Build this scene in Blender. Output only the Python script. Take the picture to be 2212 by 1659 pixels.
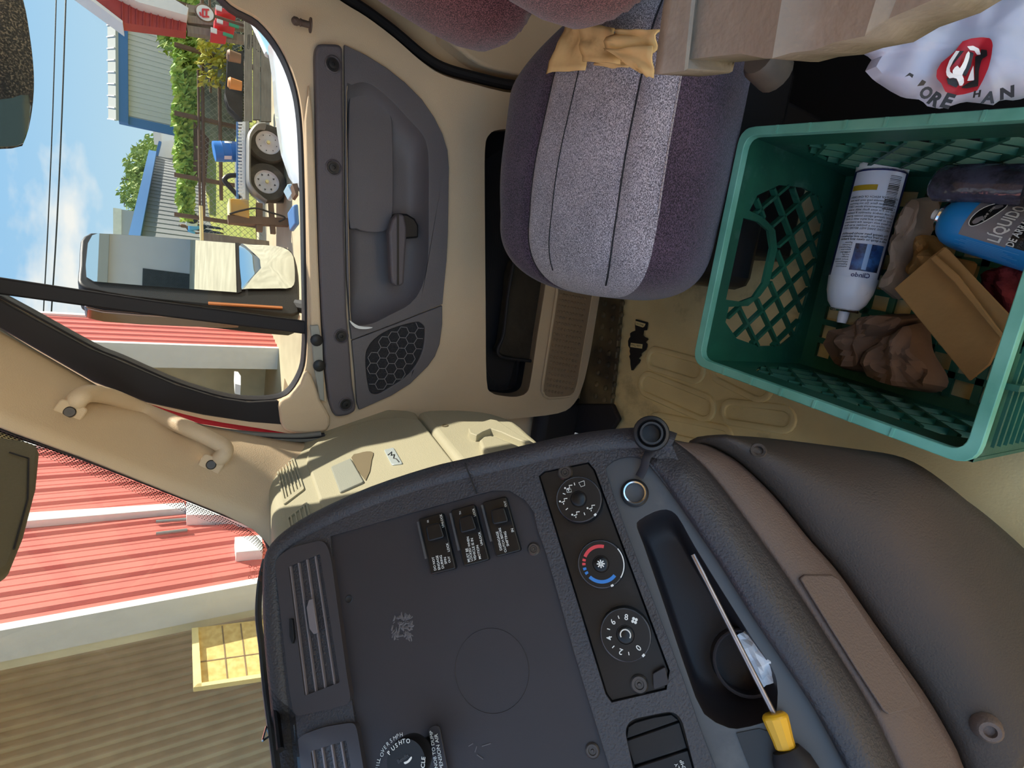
import bpy, bmesh, math, random
from math import sin, cos, tan, pi, radians, sqrt, atan2
from mathutils import Vector as V, Matrix, noise
from mathutils.geometry import tessellate_polygon

for _o in list(bpy.data.objects): bpy.data.objects.remove(_o)
scene = bpy.context.scene
COL = scene.collection
random.seed(7)

# ------------------------------------------------------------------ camera
# truck frame: +X passenger side, +Y forward, +Z up, cab floor at Z = 0
YAW, PITCH, FPX = radians(14), radians(32.7), 1150.0
EYE = V((0, 0, .92))
FH = V((cos(YAW), sin(YAW), 0)); LH = V((-sin(YAW), cos(YAW), 0)); ZZ = V((0, 0, 1))
FW = FH * cos(PITCH) - ZZ * sin(PITCH); RT = -LH; UP = FH * sin(PITCH) + ZZ * cos(PITCH)
camd = bpy.data.cameras.new('camera'); cam = bpy.data.objects.new('camera', camd); COL.objects.link(cam)
camd.sensor_fit = 'HORIZONTAL'; camd.sensor_width = 36; camd.lens = 36 * FPX / 2212
camd.clip_start = .02; camd.clip_end = 600
mx = Matrix((-UP, RT, -FW)).transposed().to_4x4(); mx.translation = EYE   # the phone is held on its side
cam.matrix_world = mx
scene.camera = cam

# ------------------------------------------------------------------ light
scene.view_settings.view_transform = 'Standard'; scene.view_settings.look = 'None'
scene.view_settings.gamma = 1; scene.view_settings.use_curve_mapping = False
scene.view_settings.exposure = 0.45
SUN_DIR = V((-.42, .60, -.66)).normalized()
sd = bpy.data.lights.new('sun', 'SUN'); sd.energy = 15.0; sd.angle = radians(.6); sd.color = (1, .95, .84)
so = bpy.data.objects.new('sun', sd); COL.objects.link(so)
so.rotation_euler = SUN_DIR.to_track_quat('-Z', 'Y').to_euler()
W = bpy.data.worlds.new('sky'); scene.world = W; W.use_nodes = True
nt = W.node_tree; N = nt.nodes; L = nt.links; N.clear()
tc = N.new('ShaderNodeTexCoord'); sep = N.new('ShaderNodeSeparateXYZ'); L.new(tc.outputs['Generated'], sep.inputs[0])
rmp = N.new('ShaderNodeValToRGB'); L.new(sep.outputs['Z'], rmp.inputs[0])
e = rmp.color_ramp.elements; e[0].position = 0; e[0].color = (.62, .89, 1.06, 1); e[1].position = .75; e[1].color = (.17, .42, .82, 1)
k = e.new(.22); k.color = (.36, .71, 1.12, 1)
mp = N.new('ShaderNodeMapping'); mp.inputs['Scale'].default_value = (3.4, 3.4, 8.5); mp.inputs['Location'].default_value = (.35, .2, .1); L.new(tc.outputs['Generated'], mp.inputs[0])
nz = N.new('ShaderNodeTexNoise'); nz.inputs['Scale'].default_value = 1.0; nz.inputs['Detail'].default_value = 7; nz.inputs['Roughness'].default_value = .52; L.new(mp.outputs[0], nz.inputs[0])
cr = N.new('ShaderNodeValToRGB'); L.new(nz.outputs[0], cr.inputs[0]); c = cr.color_ramp.elements
c[0].position = .515; c[0].color = (0, 0, 0, 1); c[1].position = .63; c[1].color = (1, 1, 1, 1)
mixc = N.new('ShaderNodeMix'); mixc.data_type = 'RGBA'; L.new(cr.outputs[0], mixc.inputs[0]); L.new(rmp.outputs[0], mixc.inputs[6]); mixc.inputs[7].default_value = (1.1, 1.13, 1.12, 1)
bg = N.new('ShaderNodeBackground'); bg.inputs[1].default_value = 1.5; L.new(mixc.outputs[2], bg.inputs[0])
wo = N.new('ShaderNodeOutputWorld'); L.new(bg.outputs[0], wo.inputs[0])

# ------------------------------------------------------------------ geometry of the view, used to take measures off the photograph
def ray(x, y): return FW + RT * ((829.5 - y) / FPX) + UP * ((1106 - x) / FPX)
def onZ(x, y, Z): d = ray(x, y); return EYE + d * ((Z - EYE.z) / d.z)
def onX(x, y, X): d = ray(x, y); return EYE + d * (X / d.x)
def onY(x, y, Y): d = ray(x, y); return EYE + d * (Y / d.y)
def atW(x, y, w): return EYE + ray(x, y) * w
class Plane:
    def __init__(s, p, n): s.p = V(p); s.n = V(n).normalized()
    def __call__(s, x, y, h=0):
        d = ray(x, y); return EYE + d * ((s.p + s.n * h - EYE).dot(s.n) / d.dot(s.n))
    def up(s, h): return Plane(s.p + s.n * h, s.n)
def far(x, y, a):                                       # a metres ahead, measured on the level
    d = ray(x, y); return EYE + d * (a / d.dot(FH))
def zoom(ox, oy, s):                                    # a reading taken in an enlarged crop
    return lambda *p: [(ox + x / s, oy + y / s) for x, y in p]
Z1 = zoom(0, 0, 3.16); Z2 = zoom(0, 440, 3.16); Z3 = zoom(0, 900, 2.186); Z4 = zoom(640, 0, 3.318); Z5 = zoom(640, 440, 3.16)
Z6 = zoom(1000, 0, 2.37); Z7 = zoom(1540, 0, 3.073); Z8 = zoom(1480, 480, 2.861); Z9 = zoom(560, 860, 3.253); Z10 = zoom(560, 1180, 3.16)
Z11 = zoom(1120, 900, 2.185); Z12 = zoom(1400, 900, 2.186)
def smooth(pts, k=4, closed=True):
    pts = [V(p) for p in pts]; n = len(pts); out = []
    for i in range(n if closed else n - 1):
        if closed: p0, p1, p2, p3 = pts[i - 1], pts[i], pts[(i + 1) % n], pts[(i + 2) % n]
        else: p0, p1, p2, p3 = pts[max(i - 1, 0)], pts[i], pts[i + 1], pts[min(i + 2, n - 1)]
        for j in range(k):
            t = j / k
            out.append(.5 * ((2 * p1) + (p2 - p0) * t + (2 * p0 - 5 * p1 + 4 * p2 - p3) * t * t + (3 * p1 - p0 - 3 * p2 + p3) * t ** 3))
    if not closed: out.append(pts[-1])
    return out
def resample(pts, n, closed=False):
    pts = [V(p) for p in pts]
    if closed: pts = pts + [pts[0]]
    d = [0]
    for a, b in zip(pts, pts[1:]): d.append(d[-1] + (b - a).length)
    out = []; j = 0
    m = n if closed else n - 1
    for i in range(n):
        t = d[-1] * i / m
        while j < len(pts) - 2 and d[j + 1] < t: j += 1
        s = (t - d[j]) / max(d[j + 1] - d[j], 1e-9); out.append(pts[j].lerp(pts[j + 1], min(s, 1)))
    return out
def rounded(pts, r, k=4):                               # rounds the corners of a flat outline, r in the units of the outline
    pts = [V(p) for p in pts]; n = len(pts); out = []
    for i in range(n):
        p, a, b = pts[i], pts[i - 1], pts[(i + 1) % n]
        ra = min(r, (a - p).length * .45); rb = min(r, (b - p).length * .45)
        s = p + (a - p).normalized() * ra; e_ = p + (b - p).normalized() * rb
        for j in range(k + 1):
            t = j / k; out.append(s * (1 - t) ** 2 + p * 2 * t * (1 - t) + e_ * t * t)
    return out
def mean(pts):
    c_ = V(pts[0]) * 0
    for p in pts: c_ += V(p)
    return c_ / len(pts)

# ------------------------------------------------------------------ objects
ORG = {}
def org(o): return ORG.get(o.name, V((0, 0, 0))) if o else V((0, 0, 0))
def tag(o, label=None, cat=None, group=None, kind=None):
    if label: o['label'] = label
    if cat: o['category'] = cat
    if group: o['group'] = group
    if kind: o['kind'] = kind
    return o
def thing(name, loc, label=None, cat=None, group=None, kind=None):
    o = bpy.data.objects.new(name, None); COL.objects.link(o); o.location = loc; o.empty_display_size = .05
    ORG[o.name] = V(loc); return tag(o, label, cat, group, kind)
def finish(name, verts, faces, mat, parent=None, smooth_=35, bevel=0, seg=2, subsurf=0, solid=0, loc=None):
    if parent is not None: o0 = org(parent)
    elif loc is not None: o0 = V(loc)
    else:
        xs = [v[0] for v in verts]; ys = [v[1] for v in verts]; zs = [v[2] for v in verts]
        o0 = V(((min(xs) + max(xs)) / 2, (min(ys) + max(ys)) / 2, min(zs)))
    me = bpy.data.meshes.new(name); me.from_pydata([tuple(V(v) - o0) for v in verts], [], faces)
    bm = bmesh.new(); bm.from_mesh(me); bmesh.ops.recalc_face_normals(bm, faces=bm.faces); bm.to_mesh(me); bm.free()
    if smooth_:
        me.polygons.foreach_set('use_smooth', [True] * len(me.polygons)); me.set_sharp_from_angle(angle=radians(smooth_))
    o = bpy.data.objects.new(name, me); COL.objects.link(o)
    if mat: me.materials.append(mat)
    if parent is not None: o.parent = parent
    else: o.location = o0
    ORG[o.name] = o0
    if solid:
        m = o.modifiers.new('solid', 'SOLIDIFY'); m.thickness = abs(solid); m.offset = -1 if solid > 0 else 1
    if bevel:
        m = o.modifiers.new('bevel', 'BEVEL'); m.width = bevel; m.segments = seg; m.limit_method = 'ANGLE'; m.angle_limit = radians(38); m.harden_normals = False
    if subsurf:
        m = o.modifiers.new('sub', 'SUBSURF'); m.levels = subsurf; m.render_levels = subsurf
    return o
class MB:
    def __init__(s): s.v = []; s.f = []
    def add(s, vs, fs):
        b = len(s.v); s.v += [V(v) for v in vs]; s.f += [tuple(i + b for i in f_) for f_ in fs]; return s
    def prism(s, pts, vec, holes=()):
        pts = [V(p) for p in pts]; vec = V(vec); loops = [pts] + [[V(p) for p in h] for h in holes]
        flat = [p for l in loops for p in l]; n = len(flat)
        fs = []
        if holes:
            for t in tessellate_polygon(loops): fs += [tuple(t), tuple(i + n for i in reversed(t))]
        else:
            fs += [tuple(range(n)), tuple(range(2 * n - 1, n - 1, -1))]
        b = 0
        for l in loops:
            m = len(l)
            for i in range(m):
                j = (i + 1) % m; fs.append((b + i, b + j, b + j + n, b + i + n))
            b += m
        return s.add(flat + [p + vec for p in flat], fs)
    def tube(s, path, rad, sides=10, cap=True, flat=None):
        path = [V(p) for p in path]; n = len(path); rs = rad if isinstance(rad, (list, tuple)) else [rad] * n
        t0 = (path[1] - path[0]).normalized(); a = t0.orthogonal().normalized()
        if flat is not None: a = (V(flat) - t0 * V(flat).dot(t0)).normalized()
        vs = []
        for i in range(n):
            t = (path[min(i + 1, n - 1)] - path[max(i - 1, 0)]).normalized()
            a = (a - t * a.dot(t)).normalized(); b = t.cross(a)
            for k_ in range(sides):
                an = 2 * pi * k_ / sides; ra = rs[i]
                if isinstance(ra, tuple): vs.append(path[i] + a * cos(an) * ra[0] + b * sin(an) * ra[1])
                else: vs.append(path[i] + (a * cos(an) + b * sin(an)) * ra)
        fs = [(i * sides + k_, i * sides + (k_ + 1) % sides, (i + 1) * sides + (k_ + 1) % sides, (i + 1) * sides + k_) for i in range(n - 1) for k_ in range(sides)]
        if cap: fs += [tuple(range(sides - 1, -1, -1)), tuple((n - 1) * sides + k_ for k_ in range(sides))]
        return s.add(vs, fs)
    def lathe(s, c0, axis, prof, sides=28, cap=True):           # prof: (radius, height along the axis)
        axis = V(axis).normalized(); a = axis.orthogonal().normalized(); b = axis.cross(a); c0 = V(c0); vs = []
        for r_, h in prof:
            for k_ in range(sides):
                an = 2 * pi * k_ / sides; vs.append(c0 + axis * h + (a * cos(an) + b * sin(an)) * r_)
        m = len(prof)
        fs = [(i * sides + k_, i * sides + (k_ + 1) % sides, (i + 1) * sides + (k_ + 1) % sides, (i + 1) * sides + k_) for i in range(m - 1) for k_ in range(sides)]
        if cap: fs += [tuple(range(sides - 1, -1, -1)), tuple((m - 1) * sides + k_ for k_ in range(sides))]
        return s.add(vs, fs)
    def box(s, c0, ex, ey, ez):                                 # centre and three half-edge vectors
        c0, ex, ey, ez = V(c0), V(ex), V(ey), V(ez)
        vs = [c0 + ex * i + ey * j + ez * k_ for i in (-1, 1) for j in (-1, 1) for k_ in (-1, 1)]
        return s.add(vs, [(0, 1, 3, 2), (4, 6, 7, 5), (0, 4, 5, 1), (2, 3, 7, 6), (0, 2, 6, 4), (1, 5, 7, 3)])
    def aabb(s, x0, x1, y0, y1, z0, z1): return s.box(((x0 + x1) / 2, (y0 + y1) / 2, (z0 + z1) / 2), ((x1 - x0) / 2, 0, 0), (0, (y1 - y0) / 2, 0), (0, 0, (z1 - z0) / 2))
    def bar(s, a, b, w, h, up=(0, 0, 1)):
        a, b = V(a), V(b); t = (b - a); l = t.length; t.normalize(); up = V(up); x_ = t.cross(up).normalized(); y_ = x_.cross(t)
        return s.box((a + b) / 2, t * l / 2, x_ * w / 2, y_ * h / 2)
    def grid(s, rows, closed_u=False, closed_v=False):
        n = len(rows); m = len(rows[0]); vs = [p for r_ in rows for p in r_]; fs = []
        for i in range(n if closed_v else n - 1):
            for j in range(m if closed_u else m - 1):
                i2, j2 = (i + 1) % n, (j + 1) % m; fs.append((i * m + j, i * m + j2, i2 * m + j2, i2 * m + j))
        return s.add(vs, fs)
    def loft(s, rings, cap0=True, cap1=True):                   # closed rings
        m = len(rings[0]); vs = [p for r_ in rings for p in r_]; fs = []
        for i in range(len(rings) - 1):
            for j in range(m): fs.append((i * m + j, i * m + (j + 1) % m, (i + 1) * m + (j + 1) % m, (i + 1) * m + j))
        if cap0: fs.append(tuple(range(m - 1, -1, -1)))
        if cap1: fs.append(tuple((len(rings) - 1) * m + j for j in range(m)))
        return s.add(vs, fs)
    def build(s, name, mat, parent=None, **k_): return finish(name, s.v, s.f, mat, parent, **k_)
def scoop(outline, n, depth, steps=7, inset=.28, prof=None, flatc=None):     # rings from a rim down into a hollow
    c_ = flatc or mean(outline); n = V(n); rings = []
    for i in range(steps + 1):
        t = i / steps; s_ = 1 - inset * (1 - cos(t * pi / 2)) ; d = depth * sin(t * pi / 2)
        if prof: s_, d = prof(t); d *= depth
        rings.append([c_ + (p - c_) * s_ - n * d for p in outline])
    return rings
def text(s, a, b, n, mat, parent=None, name='lettering', depth=.0004, lift=.0004, bold=0, height=None):     # a line of writing from a to b
    cu = bpy.data.curves.new(name, 'FONT'); cu.body = s; cu.extrude = 0; cu.offset = bold; cu.resolution_u = 3
    o = bpy.data.objects.new('tmp', cu); me = bpy.data.meshes.new_from_object(o)
    bpy.data.objects.remove(o); bpy.data.curves.remove(cu)
    xs = [v.co.x for v in me.vertices]
    if not xs: return None
    x0, x1 = min(xs), max(xs); a, b, n = V(a), V(b), V(n).normalized(); ex = (b - a); w = ex.length; ex.normalize(); ey = n.cross(ex).normalized(); k_ = w / (x1 - x0)
    ky = k_
    if height: k_ = ky = height / .7; a = (a + b) / 2 - ex * (k_ * (x1 - x0) / 2)
    vs = [a + ex * ((v.co.x - x0) * k_) + ey * (v.co.y * ky) + n * (depth + lift) for v in me.vertices]; fs = [tuple(p.vertices) for p in me.polygons]
    bpy.data.meshes.remove(me)
    return finish(name, vs, fs, mat, parent, smooth_=0)

# ------------------------------------------------------------------ materials
def srgb(r_, g, b): 
    f_ = lambda c_: (c_ / 12.92 if c_ <= .04045 else ((c_ + .055) / 1.055) ** 2.4)
    return (f_(r_ / 255), f_(g / 255), f_(b / 255), 1)
def mat(name, col, rough=.5, spec=.5, var=.0, vscale=8, col2=None, bump=0, bscale=200, metal=0, dust=None, dscale=12, dlo=.5, dhi=.75, coat=0, bvor=False, stretch=None, sheen=0):
    m = bpy.data.materials.new(name); m.use_nodes = True; nt = m.node_tree; N = nt.nodes; L = nt.links
    p = N['Principled BSDF']; p.inputs['Roughness'].default_value = rough; p.inputs['Metallic'].default_value = metal
    p.inputs['Specular IOR Level'].default_value = spec; p.inputs['Coat Weight'].default_value = coat; p.inputs['Sheen Weight'].default_value = sheen
    p.inputs['Base Color'].default_value = col
    tc = N.new('ShaderNodeTexCoord'); src = tc.outputs['Object']
    if stretch:
        mpn = N.new('ShaderNodeMapping'); mpn.inputs['Scale'].default_value = stretch; L.new(src, mpn.inputs[0]); src = mpn.outputs[0]
    out = None
    if var or col2:
        nz = N.new('ShaderNodeTexNoise'); nz.inputs['Scale'].default_value = vscale; nz.inputs['Detail'].default_value = 5; L.new(src, nz.inputs[0])
        mr = N.new('ShaderNodeMapRange'); mr.inputs[1].default_value = .32; mr.inputs[2].default_value = .68; L.new(nz.outputs[0], mr.inputs[0])
        mx_ = N.new('ShaderNodeMix'); mx_.data_type = 'RGBA'; L.new(mr.outputs[0], mx_.inputs[0])
        c2 = col2 or tuple([c_ * (1 - var) for c_ in col[:3]] + [1]); c1 = col if col2 else tuple([min(1, c_ * (1 + var)) for c_ in col[:3]] + [1])
        mx_.inputs[6].default_value = c1; mx_.inputs[7].default_value = c2; out = mx_.outputs[2]
    if dust:
        nz = N.new('ShaderNodeTexNoise'); nz.inputs['Scale'].default_value = dscale; nz.inputs['Detail'].default_value = 9; nz.inputs['Roughness'].default_value = .65; L.new(src, nz.inputs[0])
        mr = N.new('ShaderNodeMapRange'); mr.inputs[1].default_value = dlo; mr.inputs[2].default_value = dhi; L.new(nz.outputs[0], mr.inputs[0])
        mx_ = N.new('ShaderNodeMix'); mx_.data_type = 'RGBA'; L.new(mr.outputs[0], mx_.inputs[0])
        if out: L.new(out, mx_.inputs[6])
        else: mx_.inputs[6].default_value = col
        mx_.inputs[7].default_value = dust; out = mx_.outputs[2]
    if out: L.new(out, p.inputs['Base Color'])
    if bump:
        if bvor:
            t = N.new('ShaderNodeTexVoronoi'); t.inputs['Scale'].default_value = bscale; o_ = t.outputs['Distance']
        else:
            t = N.new('ShaderNodeTexNoise'); t.inputs['Scale'].default_value = bscale; t.inputs['Detail'].default_value = 2; o_ = t.outputs[0]
        L.new(src, t.inputs[0]); bp = N.new('ShaderNodeBump'); bp.inputs['Strength'].default_value = bump; bp.inputs['Distance'].default_value = .002
        L.new(o_, bp.inputs['Height']); L.new(bp.outputs[0], p.inputs['Normal'])
    return m
def glass_mat(name, tint=(1, 1, 1, 1), refl=1.0, rough=0.0):
    m = bpy.data.materials.new(name); m.use_nodes = True; nt = m.node_tree; N = nt.nodes; L = nt.links; N.clear()
    t = N.new('ShaderNodeBsdfTransparent'); t.inputs[0].default_value = tint; g = N.new('ShaderNodeBsdfGlossy'); g.inputs['Roughness'].default_value = rough
    fr = N.new('ShaderNodeFresnel'); fr.inputs[0].default_value = 1.38; mlt = N.new('ShaderNodeMath'); mlt.operation = 'MULTIPLY'; mlt.inputs[1].default_value = refl; L.new(fr.outputs[0], mlt.inputs[0])
    mx_ = N.new('ShaderNodeMixShader'); L.new(mlt.outputs[0], mx_.inputs[0]); L.new(t.outputs[0], mx_.inputs[1]); L.new(g.outputs[0], mx_.inputs[2])
    o = N.new('ShaderNodeOutputMaterial'); L.new(mx_.outputs[0], o.inputs[0]); return m
def fabric_mat(name, a, b, scale=900, stretch=(1, .35, 1), rough=.9, bump=.5):
    m = mat(name, a, rough, .15, sheen=.3); nt = m.node_tree; N = nt.nodes; L = nt.links; p = N['Principled BSDF']
    tc = N.new('ShaderNodeTexCoord'); mpn = N.new('ShaderNodeMapping'); mpn.inputs['Scale'].default_value = stretch; L.new(tc.outputs['Object'], mpn.inputs[0])
    nz = N.new('ShaderNodeTexNoise'); nz.inputs['Scale'].default_value = scale; nz.inputs['Detail'].default_value = 2; L.new(mpn.outputs[0], nz.inputs[0])
    n2 = N.new('ShaderNodeTexNoise'); n2.inputs['Scale'].default_value = 14; L.new(tc.outputs['Object'], n2.inputs[0])
    ad = N.new('ShaderNodeMath'); ad.operation = 'MULTIPLY_ADD'; ad.inputs[1].default_value = .12; L.new(n2.outputs[0], ad.inputs[0]); L.new(nz.outputs[0], ad.inputs[2])
    mr = N.new('ShaderNodeMapRange'); mr.inputs[1].default_value = .48; mr.inputs[2].default_value = .70; L.new(ad.outputs[0], mr.inputs[0])
    mx_ = N.new('ShaderNodeMix'); mx_.data_type = 'RGBA'; L.new(mr.outputs[0], mx_.inputs[0]); mx_.inputs[6].default_value = a; mx_.inputs[7].default_value = b; L.new(mx_.outputs[2], p.inputs['Base Color'])
    bp = N.new('ShaderNodeBump'); bp.inputs['Strength'].default_value = bump; bp.inputs['Distance'].default_value = .002; L.new(nz.outputs[0], bp.inputs['Height']); L.new(bp.outputs[0], p.inputs['Normal'])
    return m
M = {}
M['cream'] = mat('cream_vinyl', srgb(210, 186, 154), .55, .4, var=.05, vscale=5, bump=.25, bscale=600)
M['cream2'] = mat('cream_dash_plastic', srgb(172, 166, 140), .55, .4, var=.03, bump=.3, bscale=700)
M['grey_dash'] = mat('grey_green_dash_plastic', srgb(150, 152, 140), .5, .4, var=.04, bump=.25, bscale=700)
M['charcoal'] = mat('charcoal_door_plastic', srgb(98, 94, 97), .5, .45, var=.06, vscale=6, bump=.25, bscale=900)
M['charcoal_strip'] = mat('charcoal_trim_plastic', srgb(92, 86, 90), .5, .45, var=.05, bump=.35, bscale=900)
M['pad'] = mat('charcoal_padded_vinyl', srgb(50, 47, 50), .5, .5, var=.08, vscale=9, bump=.6, bscale=420)
M['panel'] = mat('black_brown_panel', srgb(42, 38, 41), .55, .4, var=.12, vscale=7, bump=.1, bscale=900)
M['tray'] = mat('blue_grey_tray_plastic', srgb(64, 65, 68), .45, .5, var=.08, dust=srgb(110, 108, 104), dlo=.55, dhi=.95, dscale=9)
M['gloss_black'] = mat('gloss_black_plastic', srgb(18, 18, 20), .32, .3, dust=srgb(44, 42, 42), dlo=.58, dhi=.95, dscale=20)
M['black'] = mat('black_plastic', srgb(30, 30, 32), .45, .4)
M['black_rubber'] = mat('black_rubber', srgb(36, 34, 37), .6, .3, var=.1)
M['brown'] = mat('brown_grey_plastic', srgb(92, 76, 68), .55, .4, var=.12, vscale=4, bump=.35, bscale=500)
M['knee'] = mat('dusty_brown_cover', srgb(74, 60, 51), .6, .35, bump=.35, bscale=500, col2=srgb(56, 50, 45), vscale=5)
M['white_print'] = mat('white_print', srgb(215, 215, 210), .6, .2)
M['red_print'] = mat('red_print', srgb(200, 70, 75), .6, .2)
M['blue_print'] = mat('blue_print', srgb(60, 120, 190), .6, .2)
M['slat'] = mat('vent_slat_plastic', srgb(112, 104, 106), .45, .4)
M['bezel'] = mat('dark_vent_plastic', srgb(56, 52, 55), .45, .4, var=.05)
M['screw'] = mat('dark_screw_metal', srgb(70, 66, 64), .4, .5, metal=.6, var=.1)
M['chrome'] = mat('chrome', srgb(205, 205, 205), .15, .5, metal=1)
M['mirror'] = mat('mirror_silver', srgb(235, 240, 240), .01, .5, metal=1)
M['glass'] = glass_mat('dimming_glass', (.635, .63, .615, 1), .2)  # grey tint added to dim the view outside
M['wglass'] = glass_mat('windscreen_glass', (.635, .63, .615, 1), .12)  # same added tint, dims the outside against the cab
M['red_paint'] = mat('red_paint', srgb(150, 20, 35), .25, .5, coat=.5)
M['white'] = mat('white_paint', srgb(225, 226, 224), .45, .4, var=.03)
# ================================================================== the cab: floor, roof, back, side
XD = 1.03
DOOR = Plane((XD, 0, 0), (-1, 0, 0))
M['floor'] = mat('worn_floor_mat', srgb(238, 218, 164), .75, .25, col2=srgb(205, 186, 138), vscale=5, bump=.2, bscale=300, dust=srgb(110, 98, 76), dlo=.56, dhi=.8, dscale=6)
M['floor_grey'] = mat('grey_vinyl_floor', srgb(128, 122, 108), .7, .25, col2=srgb(92, 88, 80), vscale=8, bump=.3, bscale=500)
M['sillmetal'] = mat('grimy_sill_metal', srgb(112, 100, 74), .5, .4, col2=srgb(60, 54, 46), vscale=14, metal=.3)
fl = MB().aabb(-.98, 1.12, -.75, .85, -.04, 0).build('floor', M['floor'], None, loc=(.5, 0, 0)); tag(fl, kind='structure')
def bead(pts, r, h, mat_, parent, name='mat_ridge'):
    p = [V((a.x, a.y, 0)) for a in pts]
    return MB().tube(smooth(p, 5, False), [(r, h)] * ((len(p) - 1) * 5 + 1), 8, flat=(p[1] - p[0]).cross(ZZ)).build(name, mat_, parent)
# raised closed beads pressed in the floor mat
def loop_bead(x0, y0, x1, y1, wid):
    a, b = onZ(x0, y0, 0), onZ(x1, y1, 0); t = (b - a).normalized(); s_ = t.cross(ZZ); pts = []
    for q in range(9): an = pi * q / 8; pts.append(b + s_ * wid * cos(an) + t * wid * sin(an))
    for q in range(9): an = pi + pi * q / 8; pts.append(a + s_ * wid * cos(an) + t * wid * sin(an))
    path = pts + [pts[0], pts[1]]
    MB().tube(path, [(.007, .005)] * len(path), 8, cap=False, flat=(path[1] - path[0]).cross(ZZ)).build('mat_ridge', M['floor'], fl)
loop_bead(1415, 775, 1500, 800, .022); loop_bead(1400, 830, 1520, 880, .024); loop_bead(1420, 915, 1560, 945, .02)
loop_bead(1560, 800, 1640, 838, .022); loop_bead(1580, 890, 1690, 905, .02)
# riveted metal sill along the door
sl = [onZ(x, y, 0) for x, y in [(1293, 640), (1350, 640), (1340, 760), (1327, 880), (1255, 880), (1272, 780)]]
sill = MB().prism(sl, (0, 0, .012)).build('sill_plate', M['sillmetal'], fl, bevel=.003)
rv = MB()
for i in range(9):
    for j in range(3):
        p = onZ(1345 - j * 19 - i * 2.5, 655 + i * 25 + (j % 2) * 8, .012); rv.lathe(p, ZZ, [(.0075, 0), (.0075, .0015), (.005, .0035), (.0, .004)], 10, cap=False)
rv.build('rivets', M['sillmetal'], sill)
# carpet-grey floor covering under the dash
#gv = [onZ(x, y, .004) for x, y in [(1640, 1010), (1700, 930), (1800, 985), (1960, 1010), (2110, 1010), (2260, 1010), (2260, 1300), (2100, 1300)]]

M['rear_shade'] = mat('rear_wall_shade', srgb(92, 84, 80), .8, .2)  # dark tone put in for the shade at the back of the cab
roof = MB().aabb(-.6, 1.2, -.75, .22, 1.5, 1.55).build('ceiling', M['cream'], None); tag(roof, kind='structure')
hdr = MB().aabb(-1.0, 1.12, .04, .24, 1.37, 1.5).build('trim_2', M['cream'], None, bevel=.02, seg=3); tag(hdr, 'cream header over the windscreen', kind='structure')
back = MB().aabb(-.15, 1.12, -.80, -.75, 0, 1.5).build('wall_back', M['rear_shade'], None); tag(back, kind='structure')
# cab side behind the door: lower quarter, rear pillar, rail over the door
# (built further down, once the window outline is known)
wl_ = MB().aabb(-1.02, -.98, -.75, .64, 0, .70).build('wall_left', M['cream'], None); tag(wl_, kind='structure')  # unseen low wall, added to cut light from the driver's side
MB().aabb(-.98, .95, -.74, -.24, 0, .006).build('floor_shade_sheet', mat('floor_shade_black', srgb(22, 21, 21), .85, .2), fl)  # dark sheet added for the shade on the rear floor
# front bulkhead under the dash
bk = MB().aabb(-.1, 1.06, .60, .64, 0, .72).build('wall_front', M['black'], None); tag(bk, kind='structure')

# ------------------------------------------------------------------ passenger door
door = thing('door_1', (XD, 0, 0), 'cream passenger door with charcoal trim insert and window', kind='structure')
nD = V((-1, 0, 0))
dp = lambda L_, h=0: [DOOR(x, y, h) for x, y in L_]
glass_edge = [(-260, 20), (300, -95), (430, -60), (500, 5), (560, 40), (608, 100), (640, 175), (655, 260), (661, 400), (664, 560), (666, 690), (665, 756), (658, 804), (633, 848), (601, 866), (538, 870), (475, 861), (380, 832), (263, 782), (193, 753), (0, 649), (-260, 520)]
door_edge = [(-330, 20), (200, -170), (560, -150), (640, -80), (700, -25), (745, 8), (791, 36), (851, 81), (911, 133), (959, 163), (1032, 184), (1092, 199), (1180, 215), (1260, 300), (1296, 450), (1302, 560), (1293, 658), (1283, 720), (1270, 788), (1258, 835), (1240, 872), (1205, 893), (1100, 905), (950, 915), (800, 930), (715, 940), (640, 938), (560, 925), (440, 905), (316, 870), (202, 822), (0, 700), (-330, 560)]
pocket = [(1056, 292), (1048, 320), (1047, 400), (1049, 650), (1051, 820), (1062, 848), (1085, 855), (1115, 857), (1138, 848), (1147, 820), (1162, 720), (1182, 590), (1200, 400), (1190, 310), (1150, 280), (1080, 280)]
geF = smooth(dp(glass_edge), 4); ge = geF; de = smooth(dp(door_edge), 3); pk = smooth(dp(pocket), 3)
rec = [(748, 199), (760, 184), (785, 178), (809, 187), (845, 217), (881, 256), (911, 289), (923, 319), (926, 362), (926, 430), (926, 500), (924, 560), (912, 617), (887, 655), (842, 680), (805, 698), (772, 702), (757, 690), (754, 600), (750, 400)]
recH = smooth(dp([(x * .985 + 12.5, y) for x, y in rec]), 3)
MB().prism(de, (.035, 0, 0), [ge, pk, recH]).build('door_skin', M['cream'], door, bevel=.007, seg=3)
# black window channel around the glass
def ringband(outl, d_out, vec, w_in=0):
    c_ = mean(outl); out = []
    n_ = len(outl)
    for i in range(n_):
        t = (outl[(i + 1) % n_] - outl[i - 1]).normalized(); s_ = t.cross(nD)
        if (outl[i] + s_ - c_).length < (outl[i] - s_ - c_).length: s_ = -s_
        out.append(outl[i] + s_ * d_out)
    return out
geo = smooth(dp(glass_edge, -.012), 4)
wo_ = [onX(x, y, 1.09) for x, y in glass_edge]; wc = mean(wo_); wo_ = smooth([wc + (p - wc) * 1.06 for p in wo_], 3)
wr = [V((1.09, y, z)) for y, z in [(-.75, -.04), (.62, -.04), (.62, .50), (.47, .70), (.36, .95), (.24, 1.2), (.10, 1.5), (-.75, 1.5)]]
wall = MB().prism(wr, (.03, 0, 0), [wo_]).build('wall_right', M['cream'], None); tag(wall, kind='structure')
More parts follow.
